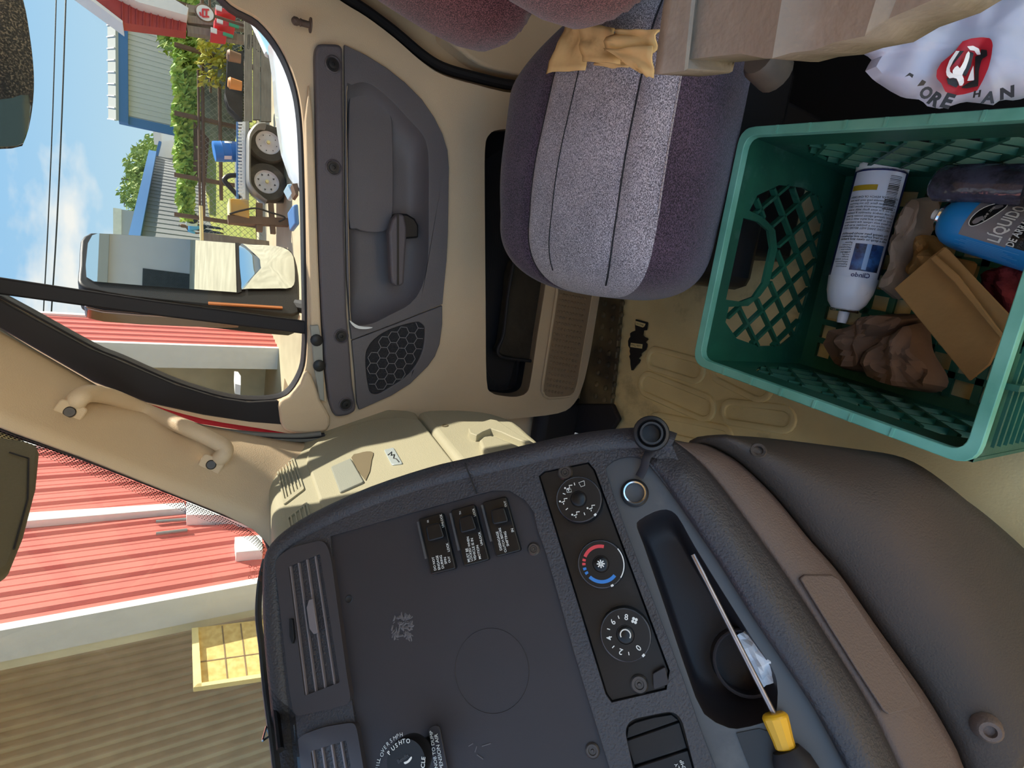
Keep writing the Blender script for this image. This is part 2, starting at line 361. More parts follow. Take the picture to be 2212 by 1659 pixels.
# black weather seal and body trim round the rear edge of the door
sl_ = [(640, -95), (700, -38), (745, -5), (791, 24), (851, 68), (911, 118), (959, 147), (1032, 168), (1092, 182), (1180, 200), (1262, 290), (1302, 450), (1308, 560), (1300, 660), (1280, 780), (1262, 850), (1240, 885)]
MB().tube(smooth([onX(x, y, XD + .03) for x, y in sl_], 4, False), .010, 10).build('rear_seal', M['black_rubber'], wall)
MB().aabb(1.035, 1.088, .312, .60, .0, .13).build('hinge_cover', M['black_rubber'], wall, bevel=.02, seg=3)
MB().prism([onZ(x, y, .004) for x, y in [(1240, 872), (1330, 872), (1345, 905), (1320, 945), (1180, 970), (1160, 900)]], (0, 0, .014)).build('sill_seal', M['black_rubber'], wall, bevel=.004)
# moulded lower body trim behind the door
bt = [(1000, 112), (1040, 140), (1090, 155), (1150, 165), (1200, 170), (1260, 175), (1260, 60), (1100, 20), (960, 60)]
MB().prism(smooth([onX(x, y, XD + .02) for x, y in bt], 3), (.05, 0, 0)).build('body_trim', M['cream'], wall, bevel=.02, seg=4)
MB().prism(ringband(geo, .012, None), (.03, 0, 0), [ringband(geo, -.006, None)]).build('window_channel', M['black_rubber'], door, bevel=.002)
# black front frame of the door between glass and pillar
fb = [(-330, 520), (0, 649), (193, 753), (263, 782), (380, 832), (475, 861), (538, 870), (601, 866), (618, 890), (617, 918), (540, 912), (440, 897), (316, 870), (202, 826), (0, 710), (-330, 590)]
MB().prism(dp(fb, .002), (.012, 0, 0)).build('window_frame', M['black_rubber'], door, bevel=.002)
cst = [(604, 868), (625, 858), (650, 830), (664, 800), (682, 830), (694, 866), (714, 902), (706, 932), (660, 938), (615, 930), (604, 895)]
MB().prism(smooth(dp(cst, .010), 2), (.02, 0, 0)).build('corner_cover', M['cream'], door, bevel=.006, seg=3)
# inner belt moulding: raised sill, lit by the sun
sillp = [(668, 180), (676, 250), (683, 400), (688, 560), (694, 700), (700, 800), (708, 872), (690, 862), (672, 705), (668, 560), (664, 400), (660, 260)]
MB().prism(dp(sillp, .012), (.02, 0, 0)).build('belt_sill', M['cream'], door, bevel=.004, seg=3)
swp = [(671, 704), (688, 702), (697, 740), (701, 867), (692, 864), (680, 800)]
sw = MB().prism(dp(swp, .018), (.01, 0, 0)).build('window_switch_plate', mat('pale_grey_plate', srgb(150, 150, 142), .5, .4), door, bevel=.0015)
for q in (735, 790):
    a = DOOR(684 + (q - 735) * .1, q, .02); MB().lathe(a, nD, [(.011, -.003), (.011, .002), (.008, .004), (0, .0045)], 14, cap=False).build('rocker', M['black'], sw)
# charcoal belt strip with four screws
strip = [(690, 93), (741, 95), (743, 300), (745, 500), (750, 680), (757, 760), (762, 830), (771, 886), (755, 897), (735, 901), (722, 899), (712, 870), (703, 800), (697, 700), (690, 560), (686, 400), (682, 200), (680, 120), (683, 100)]
st = MB().prism(rounded(dp(strip, .016), .012), (.02, 0, 0)).build('belt_strip', M['charcoal_strip'], door, bevel=.006, seg=3)
for x, y in [(719, 139), (720, 362), (737, 726), (747, 873)]:
    sc = MB().lathe(DOOR(x, y, .016), nD, [(.0138, -.002), (.0138, .0016), (.0118, .0036), (.0104, .0004)], 24, cap=False).build('screw', M['charcoal_strip'], st)
    MB().lathe(DOOR(x, y, .0165), nD, [(.0106, 0), (.0072, 0), (.0070, .0026), (.0030, .0030), (.0026, .0006), (0, .0006)], 20, cap=False).build('screw_head', M['black'], st)
# charcoal insert with the hollow for the pull
ins = [(744, 96), (791, 119), (833, 145), (875, 178), (911, 214), (938, 253), (956, 289), (967, 325), (970, 362), (969, 430), (968, 500), (965, 560), (963, 582), (956, 657), (905, 678), (858, 697), (800, 719), (760, 734), (756, 700), (749, 600), (746, 450), (745, 300)]
insP = dp(ins, .008); recP = smooth(dp(rec, .008), 3)
MB().prism(insP, (.008, 0, 0), [recP]).build('insert', M['charcoal'], door, bevel=.003, seg=3)
rc = scoop(recP, nD, .045, 9, .30, prof=lambda t: (1 - .42 * (t ** 1.5), (1 - (1 - t) ** 2.2)))
MB().loft(rc, cap0=False).build('pull_recess', M['charcoal'], door, smooth_=60)
# ledge inside the hollow
lg = dp([(753, 470), (770, 494), (805, 502), (836, 497), (847, 470), (850, 420), (849, 300), (845, 250), (828, 222), (795, 204), (764, 208), (754, 230)], -.018)
MB().prism(smooth(lg, 3), (.03, 0, 0)).build('recess_ledge', M['charcoal'], door, bevel=.016, seg=5, smooth_=60)
# pull handle with its dark cup
cup = dp([(850, 470), (861, 460), (880, 462), (897, 472), (905, 487), (905, 514), (879, 516), (860, 520)], .0)
MB().prism(cup, (.03, 0, 0)).build('handle_cup', M['black'], door, bevel=.004)
hb = [(848, 476), (861, 460), (874, 464), (879, 490), (879, 514), (873, 612), (868, 618), (855, 618), (846, 611), (841, 503)]
hd = MB().prism(dp(hb, .022), (.022, 0, 0)).build('pull_handle', M['charcoal_strip'], door, bevel=.005, seg=3)
MB().prism(dp([(858, 462), (862, 462), (862, 615), (858, 615)], .0235), (.002, 0, 0)).build('grip_line', M['black'], hd)
# speaker panel and grille
spk = [(760, 736), (800, 721), (858, 699), (905, 680), (956, 660), (956, 700), (950, 744), (940, 770), (925, 791), (887, 829), (846, 855), (776, 886), (771, 870), (766, 800)]
grl = [(896, 696), (912, 700), (918, 712), (914, 753), (899, 788), (874, 816), (840, 838), (817, 851), (801, 848), (795, 829), (791, 800), (790, 775), (793, 756), (808, 734), (842, 712)]
gp = smooth(dp(grl, .008), 3)
MB().prism(dp(spk, .008), (.008, 0, 0), [gp]).build('speaker_panel', M['charcoal'], door, bevel=.003, seg=3)
M['perf'] = mat('perforated_grille', srgb(52, 52, 56), .5, .4, bump=.8, bscale=900, bvor=True)
gb = MB().prism(smooth(dp(grl, .005), 3), (.004, 0, 0)).build('speaker_grille', M['perf'], door)
hx = MB(); poly2 = [(p.y, p.z) for p in smooth(dp(grl, .005), 3)]
def inside(px_, py_, poly):
    r_ = False; n_ = len(poly)
    for i in range(n_):
        x1, y1 = poly[i]; x2, y2 = poly[i - 1]
        if (y1 > py_) != (y2 > py_) and px_ < (x2 - x1) * (py_ - y1) / (y2 - y1) + x1: r_ = not r_
    return r_
cy, cz = sum(p[0] for p in poly2) / len(poly2), sum(p[1] for p in poly2) / len(poly2); R_ = .0125
seen = set()
for i in range(-8, 9):
    for j in range(-8, 9):
        hy = cy + R_ * sqrt(3) * (i + .5 * (j % 2)); hz_ = cz + R_ * 1.5 * j
        for q in range(6):
            a1, a2 = pi / 6 + q * pi / 3, pi / 6 + (q + 1) * pi / 3
            A_ = (hy + R_ * cos(a1), hz_ + R_ * sin(a1)); B_ = (hy + R_ * cos(a2), hz_ + R_ * sin(a2)); key = (round(A_[0] + B_[0], 4), round(A_[1] + B_[1], 4))
            if key in seen or not (inside(*A_, poly2) and inside(*B_, poly2)): continue
            seen.add(key); hx.bar((XD - .0055, *A_), (XD - .0055, *B_), .0011, .0012, (-1, 0, 0))
hx.build('grille_ribs', mat('grille_grey', srgb(128, 126, 128), .5, .4), gb)
# map pocket with a dark pouch in it
pr = [[p + V((.002, 0, 0)) for p in pk], [p + V((.06, 0, 0)) for p in pk]]
MB().loft(pr, cap0=False).build('map_pocket', M['black_rubber'], door)
M['pouch'] = mat('dark_olive_pouch', srgb(52, 46, 38), .7, .3, var=.3, vscale=16, bump=.5, bscale=60)
po = [(1112, 560), (1185, 560), (1178, 640), (1160, 770), (1152, 782), (1095, 772), (1075, 760), (1084, 740), (1098, 640)]
# kick pad with studs
pad = [(1203, 630), (1188, 730), (1172, 832), (1173, 848), (1184, 859), (1229, 856), (1240, 848), (1247, 829), (1262, 740), (1279, 640), (1286, 560), (1212, 560)]
M['kick'] = mat('brown_kick_rubber', srgb(150, 126, 100), .6, .3, var=.06)
pd = MB().prism(dp(pad, .006), (.008, 0, 0)).build('kick_pad', M['kick'], door, bevel=.002)
prm = smooth(dp(pad, .004), 2); MB().tube(prm + prm[:2], .0035, 6, cap=False).build('pad_rim', M['cream'], door)
sb = MB()
for i in range(23):
    for j in range(9):
        t = (j + .5) / 9; y = 575 + i * 12.2 + j * 1.2; 
        l = 1213 - (y - 560) * .146; rr = 1284 - (y - 560) * .142
        if y > 850: continue
        x = l + 5 + (rr - l - 10) * t + (0 if i % 2 == 0 else 1)
        sb.lathe(DOOR(x, y, .006), nD, [(.0036, 0), (.0032, .002), (.0018, .0034), (0, .0038)], 8, cap=False)
tag(sb.build('studs', M['kick'], pd, smooth_=60), kind='stuff')
# lock knob
lk = DOOR(646, 52, .008); d_ = V((-.55, -.15, .82)).normalized()
lk0 = onX(672, 55, 1.0)
MB().lathe(lk0, (onX(640, 46, 1.0) - lk0), [(.011, 0), (.011, .002), (.005, .003), (.005, .014), (.0062, .016), (.0045, .018), (.0062, .021), (.0062, .026), (.003, .029), (0, .03)], 14, cap=False).build('lock_knob', M['brown'], door)
# panel lip above the belt at the rear of the door
# loose white scrap
scr = smooth([DOOR(x, y, .02) for x, y in [(755, 692), (775, 704), (805, 707), (790, 711), (768, 708)]], 3)
tag(MB().prism(scr, (.0015, 0, 0)).build('paper_scrap', M['white'], None), 'tiny white scrap stuck at the lower corner of the door pull hollow', 'scrap')

# pouch lies in the pocket
MB().prism(smooth(dp(po, -.02), 2), (.03, 0, 0)).build('pouch_tmp', M['pouch'], None, bevel=.008, seg=3)
po_ = bpy.data.objects['pouch_tmp']; ORG['pouch'] = ORG['pouch_tmp']; po_.name = 'pouch'; tag(po_, 'dark olive zipped pouch lying in the passenger door pocket', 'pouch')
MB().tube(smooth(dp([(1110, 565), (1097, 640), (1088, 720), (1075, 755), (1082, 770), (1105, 775), (1150, 780)], -.013), 4, False), .004, 8).build('zipper_edge', M['black_rubber'], po_)

# ------------------------------------------------------------------ door window
w1 = thing('window_1', (1.055, 0, .72), 'passenger door window with black divider bar', kind='structure')
gx = [V((1.06, p.y, p.z)) for p in smooth([onX(x, y, 1.06) for x, y in glass_edge], 3)]
gx = [V((1.06, p.y * 1.0, p.z)) for p in gx]
MB().prism(gx, (.003, 0, 0)).build('glass', M['glass'], w1)
dv = [onX(x, y, 1.052) for x, y in [(-200, 568), (0, 598), (330, 648), (665, 693), (669, 722), (330, 680), (0, 635), (-200, 605)]]
MB().prism(dv, (-.008, 0, 0)).build('divider_bar', M['black_rubber'], w1, bevel=.003)
# maker's mark etched in the rear corner of the glass: a pill with small strokes, not legible
zm = zoom(520, 60, 23.7); em = MB()
G_ = lambda p: onX(*zm(p)[0], 1.0585)
em.tube([G_(p) for p in [(380, 350), (420, 310), (460, 350), (430, 1040), (390, 1100), (340, 1050), (380, 350)]], .0004, 5)
for i in range(9): em.bar(G_((400, 400 + i * 68)), G_((430, 402 + i * 68)), .0012, .0003, (-1, 0, 0))
for i in range(12): em.bar(G_((560 + (i % 2) * 15, 370 + i * 64)), G_((625 - (i % 3) * 12, 385 + i * 64)), .0011, .0003, (-1, 0, 0))
for i in range(8): em.bar(G_((715, 300 + i * 58)), G_((750, 310 + i * 58)), .0007, .0003, (-1, 0, 0))
for p in [(905, 830), (1000, 1030), (785, 1110), (880, 1200), (985, 1230)]: em.bar(G_(p), G_((p[0] + 40, p[1] + 8)), .001, .0003, (-1, 0, 0))
em.build('etched_mark', M['black'], w1, smooth_=0)

# ------------------------------------------------------------------ windscreen, its seal and the front pillar
PA = onX(595, 1165, .86); PB = onX(0, 918, .86)
wd = (PB - PA).normalized(); wside = V((-1, .06, 0)); WN = wd.cross(wside).normalized()
if WN.y > 0: WN = -WN
WS = Plane(PA, WN)
w2 = thing('window_2', PA, 'windscreen with a black dotted band at the edge', kind='structure')
wse = [(-260, 805), (0, 918), (180, 982), (370, 1057), (480, 1102), (540, 1128), (575, 1152), (592, 1185), (600, 1240), (622, 1400), (650, 1659), (690, 1900), (-260, 1900)]
wsp = [WS(x, y, -.004) for x, y in wse]
MB().prism(wsp, WN * -.004).build('windscreen_glass', M['wglass'], w2)
M['frit'] = mat('black_frit', srgb(20, 20, 22), .4, .4)
seal = [WS(x, y, .002) for x, y in [(-260, 800), (0, 915), (180, 979), (370, 1054), (480, 1099), (540, 1125), (575, 1150), (592, 1185)]]
MB().tube(smooth(seal, 4, False), .0095, 10).build('windscreen_seal', M['black_rubber'], w2)
ft = MB()
inn = [(0, 930), (100, 966), (200, 1004), (300, 1044), (400, 1083), (480, 1116), (540, 1146), (570, 1176)]
for row, off in enumerate([2, 6, 10, 14, 18, 22]):
    pts = resample([WS(q.x, q.y + off, -.002) for q in smooth([V((a, b, 0)) for a, b in inn], 3, False)], 170)
    for i, p in enumerate(pts):
        if i % 2 == row % 2: 
            r_ = .0024 - row * .00022; a = wd * r_; b = wside * r_; ft.add([p - a, p + b, p + a, p - b], [(0, 1, 2, 3)])
o = ft.build('frit_dots', M['frit'], w2, smooth_=0); tag(o, kind='stuff')
M['stamp'] = mat('etched_brown_stamp', srgb(150, 70, 50), .6, .2)
zm2 = zoom(525, 1210, 33.2); em = MB(); G2 = lambda p: WS(*zm2(p)[0], .0006)
for c_, r_ in [((520, 450), 90), ((880, 570), 120), ((1400, 720), 90), ((470, 1230), 95), ((1120, 600), 60)]:
    em.tube([G2((c_[0] + r_ * cos(q * pi / 6), c_[1] + r_ * sin(q * pi / 6))) for q in range(13)], .0003, 5)
for p, q in [((520, 600), (520, 960)), ((650, 780), (640, 1080)), ((745, 740), (740, 990)), ((850, 760), (840, 960)), ((965, 810), (960, 1080)), ((1150, 800), (1150, 1090)), ((620, 1150), (620, 1380)), ((720, 1250), (715, 1410)), ((830, 1050), (830, 1460)), ((945, 1160), (945, 1280)), ((1060, 1180), (1180, 1300)), ((1290, 1110), (1285, 1560)), ((1060, 1400), (1150, 1480))]:
    for i in range(4):
        a = V((*p, 0)).lerp(V((*q, 0)), i / 4); b = V((*p, 0)).lerp(V((*q, 0)), (i + .6) / 4); em.bar(G2((a.x - 25, a.y)), G2((b.x + 25, b.y)), .0006, .0002, WN)
em.build('glass_stamp', M['stamp'], w2, smooth_=0)
pil = thing('trim_1', (.95, .4, .6), 'cream vinyl front pillar trim beside the windscreen', kind='structure')
inner = [(-260, 812), (0, 925), (180, 990), (370, 1066), (480, 1110), (545, 1142), (585, 1180), (600, 1210)]
outer = [(-260, 570), (0, 722), (202, 838), (316, 893), (440, 925), (560, 945), (640, 958), (760, 965)]
rows = []
A_ = resample([WS(x, y, .004) for x, y in inner], 22); B_ = resample([onX(x, y, XD - .012) for x, y in outer], 22)
for a, b in zip(A_, B_):
    rr = []
    for j in range(9):
        t = j / 8; p = a.lerp(b, t); rr.append(p + V((-.5, -.8, .1)).normalized() * (.028 * sin(pi * t) ** .8) * .9)
    rows.append(rr)
MB().grid(rows).build('pillar_cover', M['cream'], pil, smooth_=80, solid=.006)
# rubber door seal on the pillar and the strip of red paint beyond it
ds = [onX(x, y, XD - .016) for x, y in [(-260, 556), (0, 722), (202, 840), (316, 893), (440, 926), (540, 940), (640, 945), (700, 940)]]
M['grey_seal'] = mat('grey_rubber_seal', srgb(112, 112, 108), .5, .4)
for k_, (off, m_) in enumerate([(0, 'black_rubber'), (.007, 'grey_seal'), (-.007, 'grey_seal')]):
    MB().tube(smooth([p + V((-.002, off * .5, -off)) for p in ds], 4, False), .0058, 8).build('door_seal', M[m_], pil)
rd = [onX(x, y, XD + .004) for x, y in [(316, 872), (440, 898), (540, 914), (617, 916), (622, 940), (540, 932), (430, 915)]]
MB().prism(rd, (.004, 0, 0)).build('painted_jamb', M['red_paint'], pil)
# grab handle
def pilp(x, y, h=0):                               # a point on the pillar cover
    d = ray(x, y); best = None
    for i in range(len(rows) - 1):
        for j in range(8):
            for tri in ((rows[i][j], rows[i][j + 1], rows[i + 1][j + 1]), (rows[i][j], rows[i + 1][j + 1], rows[i + 1][j])):
                n_ = (tri[1] - tri[0]).cross(tri[2] - tri[0])
                if abs(n_.dot(d)) < 1e-9: continue
                t = n_.dot(tri[0] - EYE) / n_.dot(d); p = EYE + d * t; ok = True
                for q in range(3):
                    if (tri[(q + 1) % 3] - tri[q]).cross(p - tri[q]).dot(n_) < -1e-9: ok = False
                if ok and (best is None or t < best): best = t
    return EYE + d * ((best or .9) - h)
gh = thing('grab_handle', pilp(457, 1005), 'cream grab handle screwed to the front pillar trim', 'handle')
hp = [pilp(160, 876, .008), pilp(165, 866, .026), pilp(175, 856, .04), pilp(196, 850, .047), pilp(240, 858, .048), pilp(316, 889, .048), pilp(402, 924, .048), pilp(455, 948, .047), pilp(484, 966, .042), pilp(483, 982, .03), pilp(474, 990, .018), pilp(468, 993, .008)]
MB().tube(smooth(hp, 5, False), [.0125] * ((len(hp) - 1) * 5 + 1), 14).build('grip', M['cream'], gh, smooth_=80)
for x, y, an in [(150, 890, .3), (456, 1004, .3)]:
    c0 = pilp(x, y, .005); n_ = (EYE - c0).normalized(); a = (pilp(x + 15, y + 6, .005) - c0).normalized() * .017; b = n_.cross(a).normalized() * .013
    pl = rounded([c0 - a - b, c0 + a - b, c0 + a + b, c0 - a + b], .006)
    ft_ = MB().prism(pl, n_ * .008).build('foot', M['cream'], gh, bevel=.002)
    MB().lathe(c0 + n_ * .008, n_, [(.0075, 0), (.0075, .001), (.006, .0022), (.003, .0022), (.003, .0008), (0, .0008)], 18, cap=False).build('screw', M['screw'], ft_)
# ================================================================== passenger side of the dashboard (cream)
QD = Plane((0, .345, .6375), (0, -.95, .311))
pdash = thing('passenger_dashboard', (.85, .42, .25), 'cream and grey passenger side dashboard lit by the sun', 'dashboard')
up_out = [(578, 1007), (583, 992), (600, 975), (628, 958), (683, 928), (732, 903), (775, 886), (821, 880), (867, 881), (901, 886), (913, 906), (990, 1001), (1020, 1040), (900, 1110), (760, 1180), (640, 1240), (600, 1200), (588, 1100)]
uo = smooth([QD(x, y) for x, y in up_out], 2)
MB().prism(uo, (0, .13, .0)).build('upper_body', M['cream2'], pdash, bevel=.016, seg=5)
lo_out = [(905, 888), (960, 883), (1021, 885), (1067, 892), (1113, 909), (1144, 934), (1175, 961), (1210, 1000), (1200, 1100), (1040, 1060), (994, 1001), (917, 906)]
LQ = Plane(QD(905, 888) + V((0, -.004, 0)), (0, -.985, .17))
MB().prism(smooth([LQ(x, y) for x, y in lo_out], 2), (0, .16, 0)).build('lower_body', M['cream2'], pdash, bevel=.014, seg=5)
# cover plate of the storage bin
lid = [(661, 992), (666, 975), (671, 965), (685, 953), (708, 940), (760, 918), (821, 903), (867, 900), (908, 906), (985, 1003), (1000, 1030), (860, 1100), (720, 1160), (690, 1080)]
bl = MB().prism([QD(x, y, .004) for x, y in lid], (0, .03, 0)).build('bin_lid', M['cream2'], pdash, bevel=.004, seg=3)
# latch with the finger hollow beside it
lt = [(714, 1008), (757, 989), (786, 1040), (734, 1063)]
MB().prism(rounded([QD(x, y, .0075) for x, y in lt], .004), QD.n * -.006).build('latch', M['grey_dash'], bl, bevel=.0015)
hw = [(759, 988), (775, 979), (792, 975), (806, 977), (803, 992), (790, 1037)]
hp = smooth([QD(x, y, .0055) for x, y in hw], 2)
M['hollow'] = mat('dark_cream_hollow', srgb(120, 108, 84), .6, .3)
MB().prism(hp, QD.n * -.003).build('finger_hollow', M['hollow'], bl)
# badge with a mountain line
bd = [(829, 971), (850, 966), (870, 1001), (846, 1004)]
bg_ = MB().prism(rounded([QD(x, y, .0062) for x, y in bd], .004), QD.n * -.004).build('badge', mat('silver_badge', srgb(190, 200, 200), .3, .5, metal=.3), bl, bevel=.001)
zg = [(838, 983), (846, 976), (845, 984), (852, 982), (850, 990), (856, 991), (862, 998)]
MB().tube([QD(x, y, .0066) for x, y in zg], .0009, 6).build('mountain_line', M['black'], bg_)
# side vents near the windscreen
def vent(name, quad, plane, nl, parent, bez=None, h=.003, matb='grey_dash', along=False, slat='cream2'):
    q = [plane(x, y, h) for x, y in quad]; ctr = mean(q)
    b_out = [ctr + (p - ctr) * 1.22 for p in q] if bez is None else [plane(x, y, h) for x, y in bez]
    fr = MB().prism(rounded(b_out, .004), plane.n * -.006, [rounded(q, .003)]).build(name, M[matb], parent, bevel=.001)
    MB().prism([p - plane.n * .012 for p in q], plane.n * -.002).build('vent_throat', M['black'], fr)
    for i in range(nl):
        t = (i + .5) / nl
        a, b = (q[0].lerp(q[1], t), q[3].lerp(q[2], t)) if along else (q[0].lerp(q[3], t), q[1].lerp(q[2], t))
        MB().bar(a - plane.n * .004, b - plane.n * .004, .0022, .008, plane.n).build('slat', M[slat], fr)
    return fr
vent('vent', [(597, 991), (622, 966), (628, 983), (605, 1003)], QD, 3, pdash, matb='cream2')
vent('vent', [(601, 1014), (632, 992), (651, 1051), (615, 1078)], QD, 5, pdash, along=True, matb='cream2')
vent('vent', [(623, 1118), (660, 1089), (669, 1127), (629, 1143)], QD, 4, pdash, along=True, matb='cream2')
# ledges of the lower part
for a in ([(1012, 925), (1060, 905), (1085, 915), (1115, 935), (1160, 960), (1165, 966), (1110, 945), (1060, 925), (1030, 940)], [(1036, 950), (1060, 940), (1090, 950), (1140, 972), (1130, 985), (1060, 985)]):
    MB().prism(smooth([LQ(x, y, .012) for x, y in a], 2), (0, .02, 0)).build('ledge', M['cream2'], pdash, bevel=.004, seg=3)
MB().lathe(LQ(961, 919, .001), LQ.n, [(.006, -.001), (.006, .0006), (.0045, .0006), (.0045, -.002), (0, -.002)], 16, cap=False).build('screw_hole', M['hollow'], pdash)

# ================================================================== centre dashboard (charcoal)
a4 = radians(4); n0 = V((-.6 * cos(a4) + .42 * sin(a4), -.6 * sin(a4) - .42 * cos(a4), .68)).normalized()
DA = Plane(atW(1000, 1300, .56), n0); dn = DA.n
D = lambda pts, h=0: [DA(x, y, h) for x, y in pts]
cd = thing('centre_dashboard', (.35, .5, .1), 'charcoal padded centre dashboard with a flat dark panel', 'dashboard')
body = [(588, 1300), (588, 1215), (598, 1178), (640, 1141), (700, 1108), (806, 1061), (929, 1021), (1010, 1002), (1113, 979), (1240, 951), (1350, 938), (1420, 938), (1446, 948), (1462, 985), (1490, 1060), (1575, 1200), (1655, 1330), (1720, 1430), (1790, 1540), (1855, 1659), (1935, 1800), (760, 1800), (640, 1700), (610, 1500)]
panel = [(714, 1158), (870, 1113), (1030, 1069), (1064, 1060), (1101, 1060), (1135, 1081), (1153, 1106), (1162, 1146), (1180, 1196), (1209, 1297), (1240, 1408), (1276, 1527), (1317, 1659), (1350, 1760), (800, 1760), (781, 1659), (766, 1556), (753, 1465), (737, 1338), (715, 1180)]
hvac = [(1163, 1028), (1175, 1018), (1271, 998), (1285, 1014), (1447, 1449), (1440, 1490), (1321, 1518), (1308, 1500)]
trayo = [(1312, 1028), (1312, 1005), (1340, 989), (1376, 987), (1404, 1005), (1463, 1083), (1551, 1211), (1629, 1335), (1697, 1435), (1766, 1540), (1830, 1659), (1880, 1760), (1590, 1760), (1546, 1659), (1509, 1564), (1477, 1472), (1413, 1303), (1349, 1138)]
rock = [(1349, 1577), (1363, 1554), (1450, 1536), (1472, 1550), (1500, 1659), (1515, 1720), (1385, 1740), (1367, 1659)]
MB().prism(D(body), dn * -.06, [D(panel), D(hvac), smooth(D(trayo), 2), rounded(D(rock), .008)]).build('padded_body', M['pad'], cd, bevel=.006, seg=3)
edge = [(660, 1820), (640, 1740), (630, 1659), (620, 1560), (609, 1460), (601, 1380), (597, 1300), (597, 1222), (607, 1190), (646, 1156), (704, 1123), (810, 1076), (932, 1036), (1012, 1017), (1115, 994), (1242, 966), (1350, 953), (1418, 953), (1452, 963)]
MB().tube(smooth(D(edge, -.010), 3, False), .0145, 14).build('padded_rim', M['pad'], cd, smooth_=80)
MB().bar(DA(1004, 1000, .004), DA(1030, 1066, .003), .0012, .002, dn).build('rim_joint', M['black'], cd)
ov = lambda pts, s=1.02: [mean(pts) + (p - mean(pts)) * s for p in pts]
pn = MB().prism(ov(D(panel, -.004), 1.006), dn * -.004).build('flat_panel', M['panel'], cd)
# faint round ring in the panel, the hole, two screws and a scuff
MB().lathe(DA(1062, 1447, -.0042), dn, [(.038, 0), (.0385, .0006), (.039, 0)], 40, cap=False).build('ring_mark', M['panel'], pn)
MB().lathe(DA(754, 1294, -.004), dn, [(.0045, .0002), (.0038, .0006), (.003, .0002), (0, .0002)], 16, cap=False).build('screw_hole', M['black'], pn)
for x, y in [(1153, 1186), (1280, 1621)]:
    MB().lathe(DA(x, y, -.004), dn, [(.0068, 0), (.0068, .001), (.0055, .0022), (.0038, .0022), (.0034, .001), (.0016, .001), (.0012, .002), (0, .002)], 18, cap=False).build('screw', M['screw'], pn)
sf = MB()
M['scuff'] = mat('raised_glue_scuff', srgb(92, 88, 90), .7, .3)
for i in range(130):
    u_, v_ = random.random(), random.random()
    x = 846 + 44 * u_; y = 1328 + 54 * v_
    if u_ < .4 and v_ < .55 and random.random() < .8: continue
    if u_ > .5 and .6 < v_ < .75: continue
    p = DA(x, y, -.0038); s_ = .0008 + .0016 * random.random(); a = dn.orthogonal().normalized(); b = dn.cross(a); an = random.random() * 6
    e1 = (a * cos(an) + b * sin(an)) * s_ * 1.6; e2 = (b * cos(an) - a * sin(an)) * s_ * .6
    sf.add([p - e1 - e2, p + e1 - e2 * .4, p + e1 * .6 + e2, p - e1 * .7 + e2 * .8, p + dn * s_ * .6], [(0, 1, 4), (1, 2, 4), (2, 3, 4), (3, 0, 4)])
tag(sf.build('glue_scuff', M['scuff'], pn), kind='stuff')
for q in [[(1012, 1612), (1022, 1606)], [(1026, 1625), (1030, 1612)], [(1041, 1612), (1060, 1606)], [(1030, 1630), (1044, 1640)]]:
    MB().bar(DA(*q[0], -.0036), DA(*q[1], -.0036), .0008, .0004, dn).build('scratch', M['scuff'], pn)

# ------------------------------------------------------------------ air vents
def big_vent(quad, bez, label, n=4, vanes=5, tab=True):
    t_ = thing('air_vent', mean(D(bez)), label, 'vent', 'charcoal centre air vents')
    q = D(quad, .004); bz = D(bez, .004)
    MB().prism(rounded(bz, .008), dn * -.02, [rounded(q, .002)]).build('bezel', M['bezel'], t_, bevel=.0025, seg=3)
    MB().prism([p - dn * .06 for p in ov(q, 1.1)], dn * -.002).build('throat', M['black'], t_)
    for i in range(vanes):
        t = (i + .35) / vanes; a = q[0].lerp(q[3], t) - dn * .042; b = q[1].lerp(q[2], t) - dn * .042
        e_ = (q[3] - q[0]).normalized()
        MB().prism([a - e_ * .006 - dn * .012, a + e_ * .012 + dn * .008, b + e_ * .012 + dn * .008, b - e_ * .006 - dn * .012], dn * -.0015).build('vane', M['panel'], t_)
    for i in range(n):
        t = (i + .12) / (n - .25); a = q[0].lerp(q[1], t); b = q[3].lerp(q[2], t)
        MB().bar(a - dn * .005, b - dn * .005, .0016, .008, dn).build('slat', M['slat'], t_)
        if tab and i == 2:
            c0 = a.lerp(b, .46); e_ = (b - a).normalized(); w_ = (q[1] - q[0]).normalized()
            MB().prism([c0 - e_ * .018 - w_ * .002, c0 - e_ * .011 - w_ * .006, c0 + e_ * .011 - w_ * .006, c0 + e_ * .018 - w_ * .002, c0 + e_ * .018 + w_ * .003, c0 - e_ * .018 + w_ * .003], dn * .003).build('tab', M['slat'], t_, bevel=.0006)
    return t_
v1 = big_vent([(623, 1224), (691, 1197), (734, 1474), (658, 1503)], [(594, 1222), (598, 1205), (625, 1184), (695, 1166), (708, 1180), (716, 1212), (750, 1465), (758, 1510), (750, 1522), (636, 1549), (626, 1500)], 'whole charcoal air vent with four slats beside the windscreen')
MB().prism(rounded(D([(624, 1336), (631, 1337), (635, 1380), (631, 1392), (625, 1375)], .0075), .001), dn * -.004).build('shut_off', M['gloss_black'], v1, bevel=.0008)
v2 = big_vent([(671, 1623), (748, 1599), (790, 1850), (705, 1870)], [(639, 1605), (650, 1588), (700, 1570), (762, 1560), (770, 1570), (785, 1659), (815, 1850), (810, 1900), (690, 1920), (650, 1700)], 'charcoal air vent cut by the bottom edge, next to the round knob', tab=False)

